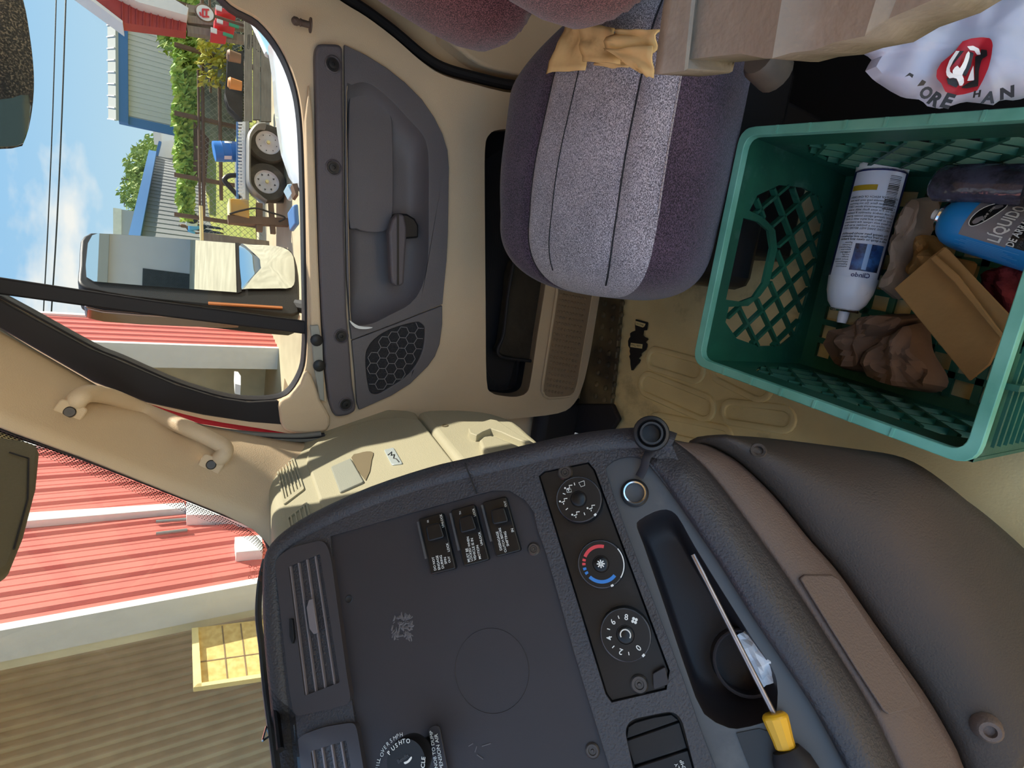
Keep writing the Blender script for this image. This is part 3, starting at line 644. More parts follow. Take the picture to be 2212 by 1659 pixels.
# ------------------------------------------------------------------ guarded toggle switches
zs = zoom(890, 1050, 8.296)
def switch(outl, lever, name_label, lines, small=()):
    o = zs(*outl); t_ = thing('guarded_switch', mean(D(o)), name_label, 'switch', 'guarded dash switches')
    op = D(o, .003); MB().prism(rounded(op, .003), dn * -.012).build('plate', M['gloss_black'], t_, bevel=.0012)
    lv = zs(*lever); lp = D(lv, .016); base = D(lv, .003)
    MB().loft([rounded(base, .003, 3), [p + dn * .0 for p in rounded(lp, .003, 3)]]).build('guard', M['gloss_black'], t_, bevel=.0015, seg=3)
    # bright edge of the plate frame
    MB().bar(op[0].lerp(op[3], .06) + dn * .001, op[0].lerp(op[3], .72) + dn * .001, .0022, .004, dn).build('frame_edge', M['tray'], t_)
    for a, b, s_ in lines:
        (a, b) = zs(a, b); text(s_, DA(*a, .0032), DA(*b, .0032), dn, M['white_print'], t_, bold=.012)
    return t_
switch([(105, 585), (545, 470), (785, 1480), (330, 1590)], [(245, 720), (500, 640), (585, 920), (290, 1000)], 'black guarded switch reading DO NOT ENGAGE DURING SPIN OUT',
       [((440, 1505), (398, 1265), 'DO NOT'), ((515, 1490), (470, 1240), 'ENGAGE'), ((580, 1470), (535, 1235), 'DURING'), ((632, 1390), (612, 1270), 'SPIN'), ((695, 1370), (680, 1255), 'OUT'), ((682, 1170), (650, 1015), 'LOCK'), ((582, 735), (535, 500), 'UNLOCK'), ((305, 650), (300, 605), 'ER')])
switch([(685, 430), (1115, 315), (1385, 1320), (920, 1445)], [(835, 570), (1075, 495), (1165, 775), (875, 850)], 'black guarded switch reading MUST BE LOCKED WHEN VEHICLE IS IN MOTION',
       [((1045, 1355), (1000, 1110), 'MUST BE'), ((1095, 1340), (1020, 905), 'LOCKED WHEN'), ((1160, 1325), (1095, 930), 'VEHICLE IS IN'), ((1243, 1300), (1190, 1055), 'MOTION'), ((1275, 1055), (1225, 815), 'UNLOCK'), ((1148, 535), (1115, 395), 'LOCK'), ((885, 510), (880, 450), 'TH')])
switch([(1250, 290), (1680, 175), (1955, 1155), (1500, 1275)], [(1405, 430), (1650, 360), (1735, 640), (1450, 695)], 'black guarded switch reading DISENGAGE CLUTCH BEFORE SHIFTING',
       [((1620, 1145), (1545, 810), 'DISENGAGE'), ((1700, 1180), (1590, 745), 'CLUTCH BEFORE'), ((1743, 1070), (1685, 810), 'SHIFTING'), ((1830, 815), (1815, 755), 'IN'), ((1700, 370), (1680, 265), 'OUT')])

# ------------------------------------------------------------------ climate control with three knobs
cc = thing('climate_control', mean(D(hvac)), 'gloss black climate control plate with three round knobs', 'control panel')
MB().prism(ov(D(hvac, -.004), 1.0), dn * -.01).build('plate', M['gloss_black'], cc, bevel=.002)
def disc_text(s, c0, r, a0, a1, parent, m_, size, name='lettering'):        # writing set around a dial
    ex = (DA(1000, 1290) - DA(1000, 1300)).normalized(); ey = dn.cross(ex)  # ex: to the right as one reads
    for i, ch in enumerate(s):
        if ch == ' ': continue
        a = a0 + (a1 - a0) * i / max(len(s) - 1, 1); d = ex * cos(a) + ey * sin(a); tdir = d.cross(dn) * -1
        tdir = (ex * sin(a) - ey * cos(a)); p = c0 + d * r
        text(ch, p - tdir * size / 2, p + tdir * size / 2, dn, m_, parent, name, bold=.01)
def arc(c0, r0, r1, a0, a1, k=10):
    ex = (DA(1000, 1290) - DA(1000, 1300)).normalized(); ey = dn.cross(ex); P = lambda r, a: c0 + (ex * cos(a) + ey * sin(a)) * r
    return [P(r0, a0 + (a1 - a0) * i / k) for i in range(k + 1)] + [P(r1, a1 + (a0 - a1) * i / k) for i in range(k + 1)]
def ang(c, p):                                                               # angle of a pixel about a knob centre, in the dial's own axes
    c0, p0 = DA(*c), DA(*p); ex = (DA(1000, 1290) - DA(1000, 1300)).normalized(); ey = dn.cross(ex); d = p0 - c0; return atan2(d.dot(ey), d.dot(ex))
M['rim_glint'] = mat('knob_rim_highlight', srgb(92, 94, 100), .25, .6, col2=srgb(40, 40, 44), vscale=30)  # pale tone standing in for the bright highlight on the knob edges
def knob(c, rpx, label):
    c0 = DA(*c, .014); r = rpx * (c0 - EYE).dot(FW) / FPX
    k_ = MB().lathe(c0, dn, [(r * 1.04, -.018), (r * 1.02, -.004), (r, -.001), (r * .95, 0), (r * .36, 0), (r * .34, -.0008), (r * .31, -.0008), (r * .30, .001), (r * .26, .0016), (0, .0016)], 40, cap=False).build('knob', M['gloss_black'], cc)
    k_['label'] = label
    MB().lathe(c0, dn, [(r * 1.004, -.0022), (r * .995, -.0006), (r * .965, .0002), (r * .955, .0001)], 40, cap=False).build('knob_highlight', M['rim_glint'], k_)  # ring added to carry the edge highlight
    return k_, c0, r
k1, c1, r1 = knob((1250, 1078), 49, 'black air direction knob with small white figures')
k2, c2, r2 = knob((1298, 1218), 50, 'black temperature knob with red and blue arcs')
k3, c3, r3 = knob((1351, 1371), 54, 'black fan knob numbered 0 to 8')
def rot(c0, r, a): ex = (DA(1000, 1290) - DA(1000, 1300)).normalized(); ey = dn.cross(ex); return c0 + (ex * cos(a) + ey * sin(a)) * r
c_ = (1298, 1218); zk = zoom(1160, 990, 5.35)
for m_, p0, p1 in [('red_print', (560, 1140), (775, 1008)), ('blue_print', (640, 1335), (890, 1345))]:
    a0, a1 = ang(c_, zk(p0)[0]), ang(c_, zk(p1)[0])
    if m_ == 'red_print':
        if a1 > a0: a1 -= 2 * pi
        if a0 - a1 > pi: a0, a1 = a1 + 2 * pi, a0
    else:
        if a1 < a0: a1 += 2 * pi
        if a1 - a0 > pi: a0, a1 = a1, a0 + 2 * pi
    MB().prism(arc(c2, r2 * .66, r2 * .80, a0, a1, 14), dn * .0005).build('print', M[m_], k2)
for m_, p in [('red_print', (562, 1180)), ('red_print', (566, 1222)), ('blue_print', (582, 1268)), ('blue_print', (605, 1305))]:
    a = ang(c_, zk(p)[0]); MB().prism(arc(c2, r2 * .66, r2 * .80, a - .07, a + .07, 2), dn * .0005).build('print', M[m_], k2)
ms = MB()
for q in range(8): ms.bar(c2 + dn * .002, rot(c2, r2 * .17, q * pi / 4) + dn * .002, .0012, .0004, dn)
ms.build('print', M['white_print'], k2)
aw = ang(c_, zk((1000, 1180))[0]); MB().prism(arc(c2, r2 * .955, r2 * 1.0, aw - .75, aw + .55, 12), dn * .0004).build('white_edge', M['white_print'], k2)  # white arc along one side of the knob's edge
for kk, cc_, rr, c in [(k1, c1, r1, (1250, 1078)), (k2, c2, r2, (1298, 1218)), (k3, c3, r3, (1351, 1371))]:
    tgt = {0: (1287, 1113), 1: (1322, 1264), 2: (1392, 1418)}[[k1, k2, k3].index(kk)]
    a = ang(c, tgt); MB().prism(arc(cc_ - dn * .0012, rr * .93, rr * 1.015, a - .06, a + .06, 2), dn * .0016).build('pointer', M['white_print'], kk)
for s_, p in [('2', (1342, 1404)), ('4', (1319, 1378)), ('6', (1325, 1344)), ('8', (1353, 1331)), ('0', (1377, 1397))]:
    a = ang((1351, 1371), p); pp = rot(c3, r3 * .66, a); a2 = a + pi / 2
    td = (rot(c3, 1, a - pi / 2) - c3)
    if s_ == '0': td = -td
    up_ = dn.cross(td); text(s_, pp - td * .003 - up_ * .0026, pp + td * .003 - up_ * .0026, dn, M['white_print'], k3, bold=.01, height=.0052)
for p in [(1358, 1406 + 4), (1327, 1395), (1318, 1360), (1337, 1335)]:
    a = ang((1351, 1371), p); MB().bar(rot(c3, r3 * .62, a) + dn * .0004, rot(c3, r3 * .74, a) + dn * .0004, .0008, .0004, dn).build('print', M['white_print'], k3)
fa = MB(); a = ang((1351, 1371), (1372, 1338)); fc = rot(c3, r3 * .66, a)
for q in range(4): fa.lathe(fc + (rot(c3, .0019, q * pi / 2 + .4) - c3), dn, [(.0014, .0002), (.0014, .0006), (0, .0007)], 8, cap=False)
fa.build('print', M['white_print'], k3)
MB().tube([rot(c3, r3 * .2, t / 10 * 4.2 - 2.2) + dn * .0018 for t in range(11)], .0006, 6).build('print', M['white_print'], k3)
def figure(c0, kn, a, screen=False):                                          # little seated man with an arrow
    pc = rot(c0, r1 * .66, a); f_ = MB(); e1 = (DA(1000, 1290) - DA(1000, 1300)).normalized(); e2 = dn.cross(e1); s_ = .0042
    P = lambda u, v: pc + e1 * u * s_ + e2 * v * s_ + dn * .0004
    f_.lathe(P(-.1, .95), dn, [(.0010, 0), (.0010, .0004), (0, .0004)], 8, cap=False)
    f_.tube([P(-.35, .6), P(-.1, -.2), P(.5, -.1), P(.55, -.9)], .00055, 5)
    f_.bar(P(-.9, .1), P(-.5, .1), .0008, .0004, dn)
    if screen: f_.tube([P(-1.2, .5), P(-.5, .6), P(-.4, -.5), P(-1.1, -.6), P(-1.2, .5)], .0003, 5)
    f_.build('print', M['white_print'], kn)
for p, s_ in [(zk((370, 340))[0], True), (zk((325, 490))[0], False), (zk((460, 600))[0], False), (zk((615, 560))[0], False)]: figure(c1, k1, ang((1250, 1078), p), s_)
a = ang((1250, 1078), zk((520, 305))[0]); pc = rot(c1, r1 * .68, a)
MB().tube([pc + dn * .0004 + V(q) for q in [tuple((DA.n.orthogonal().normalized() * x_ + dn.cross(DA.n.orthogonal().normalized()) * y_) * .003) for x_, y_ in [(-1, -.8), (1, -.8), (.7, .8), (-.7, .8), (-1, -.8)]]], .0003, 5).build('print', M['white_print'], k1)
for p in [(432, 292), (310, 410), (362, 572), (541, 622)]:
    a = ang((1250, 1078), zk(p)[0]); MB().bar(rot(c1, r1 * .62, a) + dn * .0004, rot(c1, r1 * .74, a) + dn * .0004, .0008, .0004, dn).build('print', M['white_print'], k1)
for x, y in [(1221, 1021), (1381, 1478)]:
    MB().lathe(DA(x, y, -.003), dn, [(.0085, 0), (.0085, .001), (.007, .0025), (.0045, .0025), (.004, .001), (.002, .001), (.0015, .003), (0, .003)], 20, cap=False).build('screw', M['screw'], cc)
MB().prism(rounded(D([(1410, 1455), (1437, 1440), (1445, 1478), (1412, 1490)], .004), .002), dn * -.008).build('broken_clip', M['panel'], cc, bevel=.001)

# ------------------------------------------------------------------ round push knob with a swivel label, at the bottom edge
bk_ = thing('push_knob', DA(876, 1641), 'large round black knob lettered PUSH TO at the bottom edge', 'knob')
zb = zoom(790, 1540, 11.06)
kc = DA(877, 1647, .05); kr = 46 * (kc - EYE).dot(FW) / FPX
ctr_px = (877, 1647)
MB().lathe(kc, dn, [(kr * .3, -.054), (kr * .3, -.02), (kr * .96, -.018), (kr, -.012), (kr, -.002), (kr * .96, 0), (0, 0)], 40, cap=False).build('cap', M['gloss_black'], bk_)
DK = DA.up(.0502)
def along(s, pts, plane, m_, parent, size, name='lettering'):                  # letters placed one by one along a bend
    for ch, (p, q) in zip(s, pts):
        a, b = zb(p, q); text(ch, plane(*a), plane(*b), dn, m_, parent, name, bold=.008)
for ch, p, q in [('P', (590, 990), (545, 905)), ('U', (672, 890), (612, 822)), ('S', (742, 822), (690, 762)), ('H', (826, 752), (770, 682)), ('T', (900, 718), (872, 655)), ('O', (1000, 712), (985, 640))]:
    d = [(p[0], p[1]), (p[0] + (590 - 545) * 0 + 55, p[1] - 50)]
    ang_ = atan2(-(p[1] - 1200), p[0] - 960); tx, ty = sin(ang_), cos(ang_)
    # tangent, clockwise, in the enlarged crop
    L_ = 62; a, b = zb((p[0] - tx * L_ * .2, p[1] - ty * L_ * .2), (p[0] + tx * L_ * .8, p[1] + ty * L_ * .8)); text(ch, DK(*a), DK(*b), dn, M['white_print'], bk_, bold=.012, height=.0034)
a, b = zb((1415, 1310), (1430, 1045)); text('CLE', DK(*a), DK(*b), dn, M['white_print'], bk_, bold=.012)
a, b = zb((790, 1205), (1050, 1030)); text('Bendix', DK(*a), DK(*b), dn, M['tray'], bk_)
MB().prism(smooth([DK(*p) for p in zb((915, 1175), (1000, 1140), (1085, 1040), (1105, 1080), (1040, 1175), (945, 1220))], 2), dn * .0004).build('emblem', M['white_print'], bk_)
# worn lettering ring printed on the panel round the knob
for ch, p in zip('FILLOVER5MPH', [(320, 1310), (335, 1240), (345, 1170), (360, 1110), (430, 1010), (450, 920), (500, 850), (560, 770), (630, 700), (715, 640), (780, 590), (860, 560)]):
    ang_ = atan2(-(p[1] - 1230), p[0] - 960); tx, ty = sin(ang_), cos(ang_); L_ = 58
    a, b = zb((p[0] - tx * L_ * .5, p[1] - ty * L_ * .5), (p[0] + tx * L_ * .5, p[1] + ty * L_ * .5)); text(ch, DA(*a, -.0035), DA(*b, -.0035), dn, M['white_print'], pn, 'lettering', height=.0036)
lb = thing('label_tag', DA(940, 1620), 'dark tag lettered KNOB TO DUMP beside the push knob', 'label')
lbp = [(1485, 430), (1520, 370), (1590, 315), (1660, 295), (1720, 310), (1760, 345), (1780, 420), (2010, 1600), (1760, 1640)]
MB().prism([DA(*p, .004) for p in zb(*lbp)], dn * -.002).build('plate', M['panel'], lb, bevel=.0005)
for a, b, s_ in [((1740, 1390), (1600, 415), 'KNOB TO DUMP'), ((1880, 1400), (1720, 485), 'SPENSION AIR')]:
    a, b = zb(a, b); text(s_, DA(*a, .0042), DA(*b, .0042), dn, M['white_print'], lb)

# ------------------------------------------------------------------ rocker switches, cut by the bottom edge
rk = thing('rocker_bank', mean(D(rock)), 'bank of black rocker switches sunk in the dash, at the bottom edge', 'switch')
MB().prism(ov(D(rock, -.012), 1.03), dn * -.003).build('tray', M['black'], rk)
zr = zoom(1330, 1520, 11.06)
for q in [[(215, 850), (260, 800), (300, 560), (470, 450), (900, 330), (1330, 260), (1500, 400)], [(225, 880), (1530, 430), (1720, 1070), (430, 1490)], [(440, 1520), (1735, 1100), (1900, 1700), (600, 2100)]]:
    r_ = MB().prism([DA(*p, -.006) for p in zr(*q)], dn * -.006).build('rocker', M['gloss_black'], rk, bevel=.0012)
for a, b, s_ in [((1530, 1520), (1460, 1400), 'LY'), ((1700, 1600), (1600, 1330), 'AMP')]:
    a, b = zr(a, b); text(s_, DA(*a, -.0056), DA(*b, -.0056), dn, M['white_print'], rk)

# ------------------------------------------------------------------ tray with lighter socket
rec_t = [(1376, 1138), (1381, 1124), (1413, 1106), (1440, 1101), (1458, 1110), (1472, 1129), (1500, 1180), (1568, 1290), (1628, 1385), (1665, 1440), (1678, 1475), (1679, 1510), (1674, 1545), (1650, 1560), (1592, 1574), (1560, 1566), (1532, 1550), (1504, 1509), (1440, 1321), (1390, 1175)]
rp = smooth(D(rec_t, -.006), 2)
tr = MB().prism(ov(smooth(D(trayo, -.006), 2), 1.005), dn * -.004, [rp]).build('tray_rim', M['tray'], cd, bevel=.001)
MB().loft(scoop(rp, dn, .06, 8, .3, prof=lambda t: (1 - .30 * t ** 1.6, 1 - (1 - t) ** 2.0)), cap0=False).build('tray_well', M['panel'], cd, smooth_=60)
MB().prism(D([(1591, 1584), (1640, 1574), (1690, 1590), (1730, 1659), (1760, 1720), (1650, 1740), (1620, 1659)], -.0045), dn * -.002).build('tray_pit', M['black'], cd)
MB().lathe(DA(1612, 1432, -.038), dn, [(.031, -.02), (.031, 0), (.0295, .0012), (.028, 0), (.027, -.018)], 32, cap=False).build('cup_ring', M['bezel'], cd)
sk = DA(1371, 1065, -.004)
ls = MB().lathe(sk, dn, [(.0145, -.002), (.0145, .002), (.0125, .004), (.0112, .004), (.0112, -.02), (0, -.02)], 28, cap=False).build('lighter_socket', M['black'], cd)
MB().lathe(sk, dn, [(.0122, .0042), (.0115, .0058), (.0100, .0054), (.0092, .003), (.0092, -.016)], 28, cap=False).build('chrome_ring', M['chrome'], ls)
lc = thing('socket_cap', DA(1411, 940, .01), 'round black socket cap dangling on a strap at the dash corner', 'cap')
cp = atW(1407, 936, DA(1407, 936).__sub__(EYE).dot(FW) - .03); ax = (EYE - cp).normalized() * .8 + V((-.3, -.2, .25)); ax.normalize()
MB().lathe(cp, ax, [(.0165, -.022), (.0165, -.008), (.0185, -.007), (.0185, -.003), (.0172, 0), (.0145, .001), (.0135, 0), (.0125, -.003), (.0115, .004), (.0095, .004), (.009, -.012), (0, -.012)], 28, cap=False).build('cup', M['black'], lc)
MB().tube(smooth([cp - ax * .016 + V((0, 0, -.012)), DA(1398, 985, .012), DA(1391, 1010, .006), DA(1381, 1030, .001)], 4, False), [(.0045, .0012)] * 13, 8, flat=dn.orthogonal()).build('strap', M['black_rubber'], lc)
M['steel'] = mat('worn_steel', srgb(150, 140, 138), .3, .5, metal=.9, var=.2, vscale=60)
# screwdriver lying in the tray
scd = thing('screwdriver', DA(1600, 1400, -.03), 'screwdriver with a yellow and black handle lying in the dash tray', 'screwdriver')
s0, s1 = DA(1497, 1198, -.012), DA(1672, 1542, -.002); s2, s3 = DA(1698, 1618, 0), DA(1740, 1700, .002)
MB().tube([s0, s0.lerp(s1, .12), s0.lerp(s1, .2), s1], [(.0026, .001), (.0028, .0014), .0026, .0026], 12).build('shaft', M['steel'], scd)
t_ = (s2 - s1).normalized(); 
MB().tube([s1 - t_ * .001, s1 + t_ * .002, s1.lerp(s2, .3), s1.lerp(s2, .7), s2], [.009, .0112, .0105, .009, .0085], 10).build('yellow_grip', mat('yellow_plastic', srgb(214, 160, 30), .4, .5, var=.1), scd, bevel=.001)
MB().tube([s2, s2.lerp(s3, .3), s2.lerp(s3, .7), s3], [.012, .0165, .018, .017], 14).build('black_grip', M['black_rubber'], scd)
# crumpled white tissue in the tray
def crumple(name, ctr, ex, ey, ez, mat_, n=9, rough=.5, seed=0, **k_):
    random.seed(seed); g = []
    for i in range(n):
        row = []
        for j in range(n):
            u, v = i / (n - 1) * 2 - 1, j / (n - 1) * 2 - 1
            h = (noise.noise(V((u * 1.7 + seed, v * 1.7, seed * .7))) + .5 * noise.noise(V((u * 4 + seed, v * 4, 3)))) * rough + max(0, 1 - (u * u + v * v)) * .5
            w = 1 + .15 * noise.noise(V((u * 3, v * 3, seed + 9)))
            row.append(V(ctr) + V(ex) * u * w + V(ey) * v * w + V(ez) * h)
        g.append(row)
    return MB().grid(g).build(name, mat_, None, smooth_=0, **k_)
M['tissue'] = mat('white_tissue', srgb(205, 208, 214), .85, .1, var=.05)
tx_, ty_ = (DA(1640, 1420) - DA(1615, 1372)) * .95, (DA(1640, 1400) - DA(1620, 1412)) * 1.0
tag(crumple('tissue', DA(1648, 1412, -.018), tx_ * 1.25, ty_ * 1.5, dn * .02, M['tissue'], seed=3, solid=.001), 'crumpled white tissue in the dash tray behind the screwdriver shaft', 'tissue')
tag(crumple('tissue', DA(1690, 1655, -.012), tx_ * .5, ty_ * .9, dn * .012, M['tissue'], seed=5, solid=.001), 'crumpled white tissue by the screwdriver handle at the bottom edge', 'tissue')

# ------------------------------------------------------------------ lower roll, brown band with ash tray lid, knee cover
wD = lambda x, y: (DA(x, y) - EYE).dot(FW)
L0 = [atW(x, y, wD(x, y) - .002) for x, y in [(1402, 995), (1420, 1015), (1463, 1083), (1551, 1211), (1629, 1335), (1697, 1435), (1766, 1540), (1830, 1659), (1885, 1760)]]
L1 = [atW(x, y, wD(x, y) + .012) for x, y in [(1450, 948), (1470, 962), (1505, 991), (1551, 1042), (1629, 1147), (1720, 1275), (1812, 1417), (1880, 1527), (1944, 1659), (2000, 1770)]]
L2 = [atW(x, y, wD(x, y) + .034) for x, y in [(1487, 957), (1530, 962), (1597, 1000), (1674, 1074), (1748, 1165), (1812, 1238), (1903, 1367), (1995, 1495), (2059, 1604), (2082, 1659), (2125, 1760)]]
L3 = [atW(x, y, w) for x, y, w in [(1490, 952, .625), (1514, 942, .622), (1583, 941, .612), (1674, 948, .60), (1857, 971, .575), (1940, 985, .565), (1995, 1010, .558), (2063, 1060, .55), (2132, 1120, .543), (2178, 1165, .54), (2215, 1200, .538), (2320, 1310, .53)]]
def sheet(A, B, bulge, nrm, n=44, m=9, flatten=1.0, slope=0):
    A = resample(smooth(A, 4, False), n); B = resample(smooth(B, 4, False), n); rows = []
    for i, (a, b) in enumerate(zip(A, B)):
        rows.append([a.lerp(b, j / (m - 1)) + nrm * bulge * sin(pi * (j / (m - 1)) ** flatten) * min(1, i / 4) for j in range(m)])
    return rows
vn = V((-.55, -.35, .75)).normalized()
MB().grid(sheet(L0, L1, .012, vn)).build('lower_roll', M['pad'], cd, smooth_=80, solid=.006)
L1b = [p - vn * .003 for p in L1]
R2 = sheet(L1b, L2, .005, vn)
MB().grid(R2).build('lower_band', M['brown'], cd, smooth_=80, solid=.006)
kc_ = thing('knee_cover', mean(L3), 'dusty brown moulded knee cover under the centre dashboard', 'cover')
L2b = [p - vn * .006 for p in L2]
R3 = sheet(L2b, L3, .035, V((-.5, -.5, .7)).normalized(), 44, 14, .8)
for row in R3:                                                     # the cover turns down behind its edge
    e_ = row[-1]; row.append(e_ + V((.01, .02, -.03))); row.append(e_ + V((.0, .05, -.14))); row.append(V((e_.x - .01, e_.y + .1, 0.01)))
MB().grid(R3).build('cover', M['knee'], kc_, smooth_=80, solid=.006)
def on_rows(R, x, y, h=0):
    d = ray(x, y); best = None
    for i in range(len(R) - 1):
        for j in range(len(R[0]) - 1):
            for tri in ((R[i][j], R[i][j + 1], R[i + 1][j + 1]), (R[i][j], R[i + 1][j + 1], R[i + 1][j])):
                n_ = (tri[1] - tri[0]).cross(tri[2] - tri[0])
                if abs(n_.dot(d)) < 1e-12: continue
                t = n_.dot(tri[0] - EYE) / n_.dot(d); p = EYE + d * t
                if all((tri[(q + 1) % 3] - tri[q]).cross(p - tri[q]).dot(n_) >= -1e-12 for q in range(3)) and (best is None or t < best): best = t
    return EYE + d * ((best or .55) - h)
ash = [(1727, 1250), (1738, 1242), (1798, 1242), (1812, 1250), (1858, 1318), (1906, 1390), (1950, 1455), (1990, 1517), (1990, 1527), (1921, 1545), (1908, 1536), (1850, 1447), (1786, 1345)]
MB().prism([on_rows(R2, x, y, .004) for x, y in ash], vn * -.006).build('ashtray_lid', M['brown'], cd, bevel=.0015, seg=2)
pz = on_rows(R3, 1638, 973, .001); nz_ = (EYE - pz).normalized()
MB().lathe(pz, nz_ + V((0, -.4, 0)), [(.0085, -.001), (.0075, .0008), (.005, .0004), (.0045, -.004), (0, -.004)], 18, cap=False).build('screw_well', M['knee'], kc_)
pz = on_rows(R3, 2136, 1577, .004)
MB().lathe(pz, (-.5, -.2, .8), [(.012, -.006), (.0105, .001), (.008, .0035), (.005, .0035), (.0045, .0), (0, .0)], 18, cap=False).build('screw_boss', M['brown'], kc_)
tg = atW(1247, 943, .60)
tag(MB().tube([atW(1240, 939, .6), atW(1250, 944, .6), atW(1256, 953, .61)], [.003, .004, .003], 8).build('plastic_clip', M['tissue'], None), 'tiny pale plastic clip on the top edge of the dash', 'clip')
# visor, wiper
vz = [WS(x, y, .06) for x, y in [(-200, 950), (20, 972), (62, 984), (69, 1000), (60, 1080), (30, 1190), (0, 1262), (-200, 1400)]]
sv = thing('sun_visor', mean(vz), 'olive grey sun visor hanging at the top of the windscreen', 'visor')
MB().prism(vz, WN * .014).build('flap', mat('olive_grey_vinyl', srgb(104, 98, 78), .7, .3, bump=.2, bscale=300), sv, bevel=.005, seg=3)
MB().tube([WS(x, y, .075) for x, y in [(20, 977), (62, 990), (60, 1078), (30, 1186)]], .0008, 5).build('seam', M['black_rubber'], sv)
wp = thing('wiper', WS(575, 1400, -.03), 'black windscreen wiper resting at the foot of the glass', 'wiper')
MB().tube(smooth([WS(x, y, -.03) for x, y in [(572, 1212), (562, 1260), (558, 1330), (566, 1400), (576, 1500), (590, 1600), (602, 1700)]], 4, False), [(.003, .0055)] * 25, 8).build('arm', mat('grey_wiper_arm', srgb(112, 122, 134), .5, .4), wp)
MB().tube(smooth([WS(x, y, -.016) for x, y in [(580, 1212), (578, 1290), (582, 1400), (592, 1500), (606, 1620)]], 4, False), .0035, 8).build('blade', M['black_rubber'], wp)
MB().tube([WS(x, y, -.03) for x, y in [(567, 1600), (575, 1570), (583, 1590), (567, 1600)]], .0012, 6).build('clip', M['chrome'], wp)
# cowl under the windscreen, outside
cw = MB().prism([WS(x, y, -.02) for x, y in [(560, 1120), (600, 1120), (700, 1900), (600, 1900), (584, 1500), (572, 1300)]], WN * -.2 + V((0, 0, -.06)))
M['cowl'] = mat('black_mesh_cowl', srgb(44, 46, 52), .6, .4, bump=.6, bscale=200)
# ================================================================== passenger seat
M['seat_grey'] = fabric_mat('grey_seat_cloth', srgb(94, 89, 96), srgb(214, 206, 214), 1300, (1, .4, 1))
M['seat_plum'] = fabric_mat('plum_seat_cloth', srgb(32, 24, 34), srgb(100, 80, 98), 1200, (1, .4, 1))
M['seat_red'] = fabric_mat('wine_seat_cloth', srgb(66, 36, 42), srgb(146, 94, 98), 800, (.6, 1, 1))
seat = thing('truck_chair', (.66, -.15, 0), 'grey and plum cloth passenger chair beside the green crate', 'chair')
NS, NP = 26, 40
def cushion_ring(t):
    """profile across the cushion at t (0 rear .. 1 front): far side down to near side, over the top"""
    y = -.37 + .275 * t
    fr = max(0, (t - .60) / .40); rr_ = max(0, (.25 - t) / .25)
    xf = .905 - .012 * t - .012 * fr ** 2 - .10 * rr_ ** 1.3; xn = .500 + .004 * fr ** 2.5 + .02 * rr_ ** 2
    zt = .435 - .008 * fr ** 2 - .02 * rr_ ** 2 ; out = []
    for k_ in range(NP):
        s = k_ / (NP - 1)                                   # 0 far bottom .. 1 near bottom
        if s < .15: q = s / .15; x = xf + .0 + .010 * sin(q * pi); z = .27 + (zt - .035 - .27) * q
        elif s < .85:
            q = (s - .15) / .7; x = xf + (xn - xf) * (q - .14 * t * sin(pi * q))
            z = zt - .035 * (abs(2 * q - 1) ** 5)
            for g, d in ((.44, .006), (.87, .010)): z -= d * math.exp(-((q - g) / .018) ** 2)
            z += .006 * math.exp(-((q - .95) / .05) ** 2) + .010 * math.exp(-((q - .2) / .16) ** 2) + .004 * math.exp(-((q - .66) / .15) ** 2)
        else: q = (s - .85) / .15; x = xn - .012 * sin(q * pi) + .01 * q; z = zt - .035 + (.27 - zt + .035) * q
        out.append(V((x, y + .0, z)))
    return out
rings = [cushion_ring(i / NS) for i in range(NS + 1)]
# rounded nose
last = rings[-1]; c_ = mean(last); c_ = V((c_.x - .03, c_.y, .34))
for s_ in (.12, .25, .38, .5, .62, .73, .83, .91, .96, .99, 1.0):
    f_ = (1 - s_ ** 2.8) ** (1 / 2.8); rg = []
    for p in last:
        ex_ = 2.1 if p.x > c_.x else 3.6; fx = (1 - s_ ** ex_) ** (1 / ex_) if s_ < 1 else 0
        rg.append(V((c_.x + (p.x - c_.x) * fx, p.y + .115 * s_, c_.z + (p.z - c_.z) * f_)))
    rings.append(rg)
# colour by panels: three strips of the same cushion
def strip(name, lo, hi, m_):
    rr = [[r_[k_] for k_ in range(lo, hi + 1)] for r_ in rings]
    return MB().grid(rr).build(name, M[m_], seat, smooth_=80, subsurf=1)
strip('far_bolster', 0, 18, 'seat_plum'); strip('centre_panel', 18, 30, 'seat_grey'); strip('inner_panel', 30, 33, 'seat_grey'); strip('near_bolster', 33, NP - 1, 'seat_plum')
# white stitching along the near seam and the fine seam in the middle
stt = MB()
for i in range(2, NS + 1):
    a, b = rings[i - 1][33], rings[i][33]
    for q in (0, .5): stt.tube([a.lerp(b, q) + V((0, 0, .0015)), a.lerp(b, q + .3) + V((0, 0, .0015))], .0011, 5)
stt.build('stitching', mat('pale_thread', srgb(170, 160, 160), .8, .1), seat)
MB().tube([r_[23] + V((0, 0, .0006)) for r_ in rings[:-5]], .0009, 5).build('seam', M['black_rubber'], seat)
for k_ in (18, 30): MB().tube([r_[k_] + V((0, 0, .0)) for r_ in rings[:-4]], .0015, 6).build('seam', M['black_rubber'], seat)
# pan and riser
MB().aabb(.54, .86, -.36, -.02, .12, .275).build('seat_pan', M['black'], seat, bevel=.02)
MB().aabb(.56, .82, -.32, -.08, 0, .13).build('riser', M['black'], seat, bevel=.01)
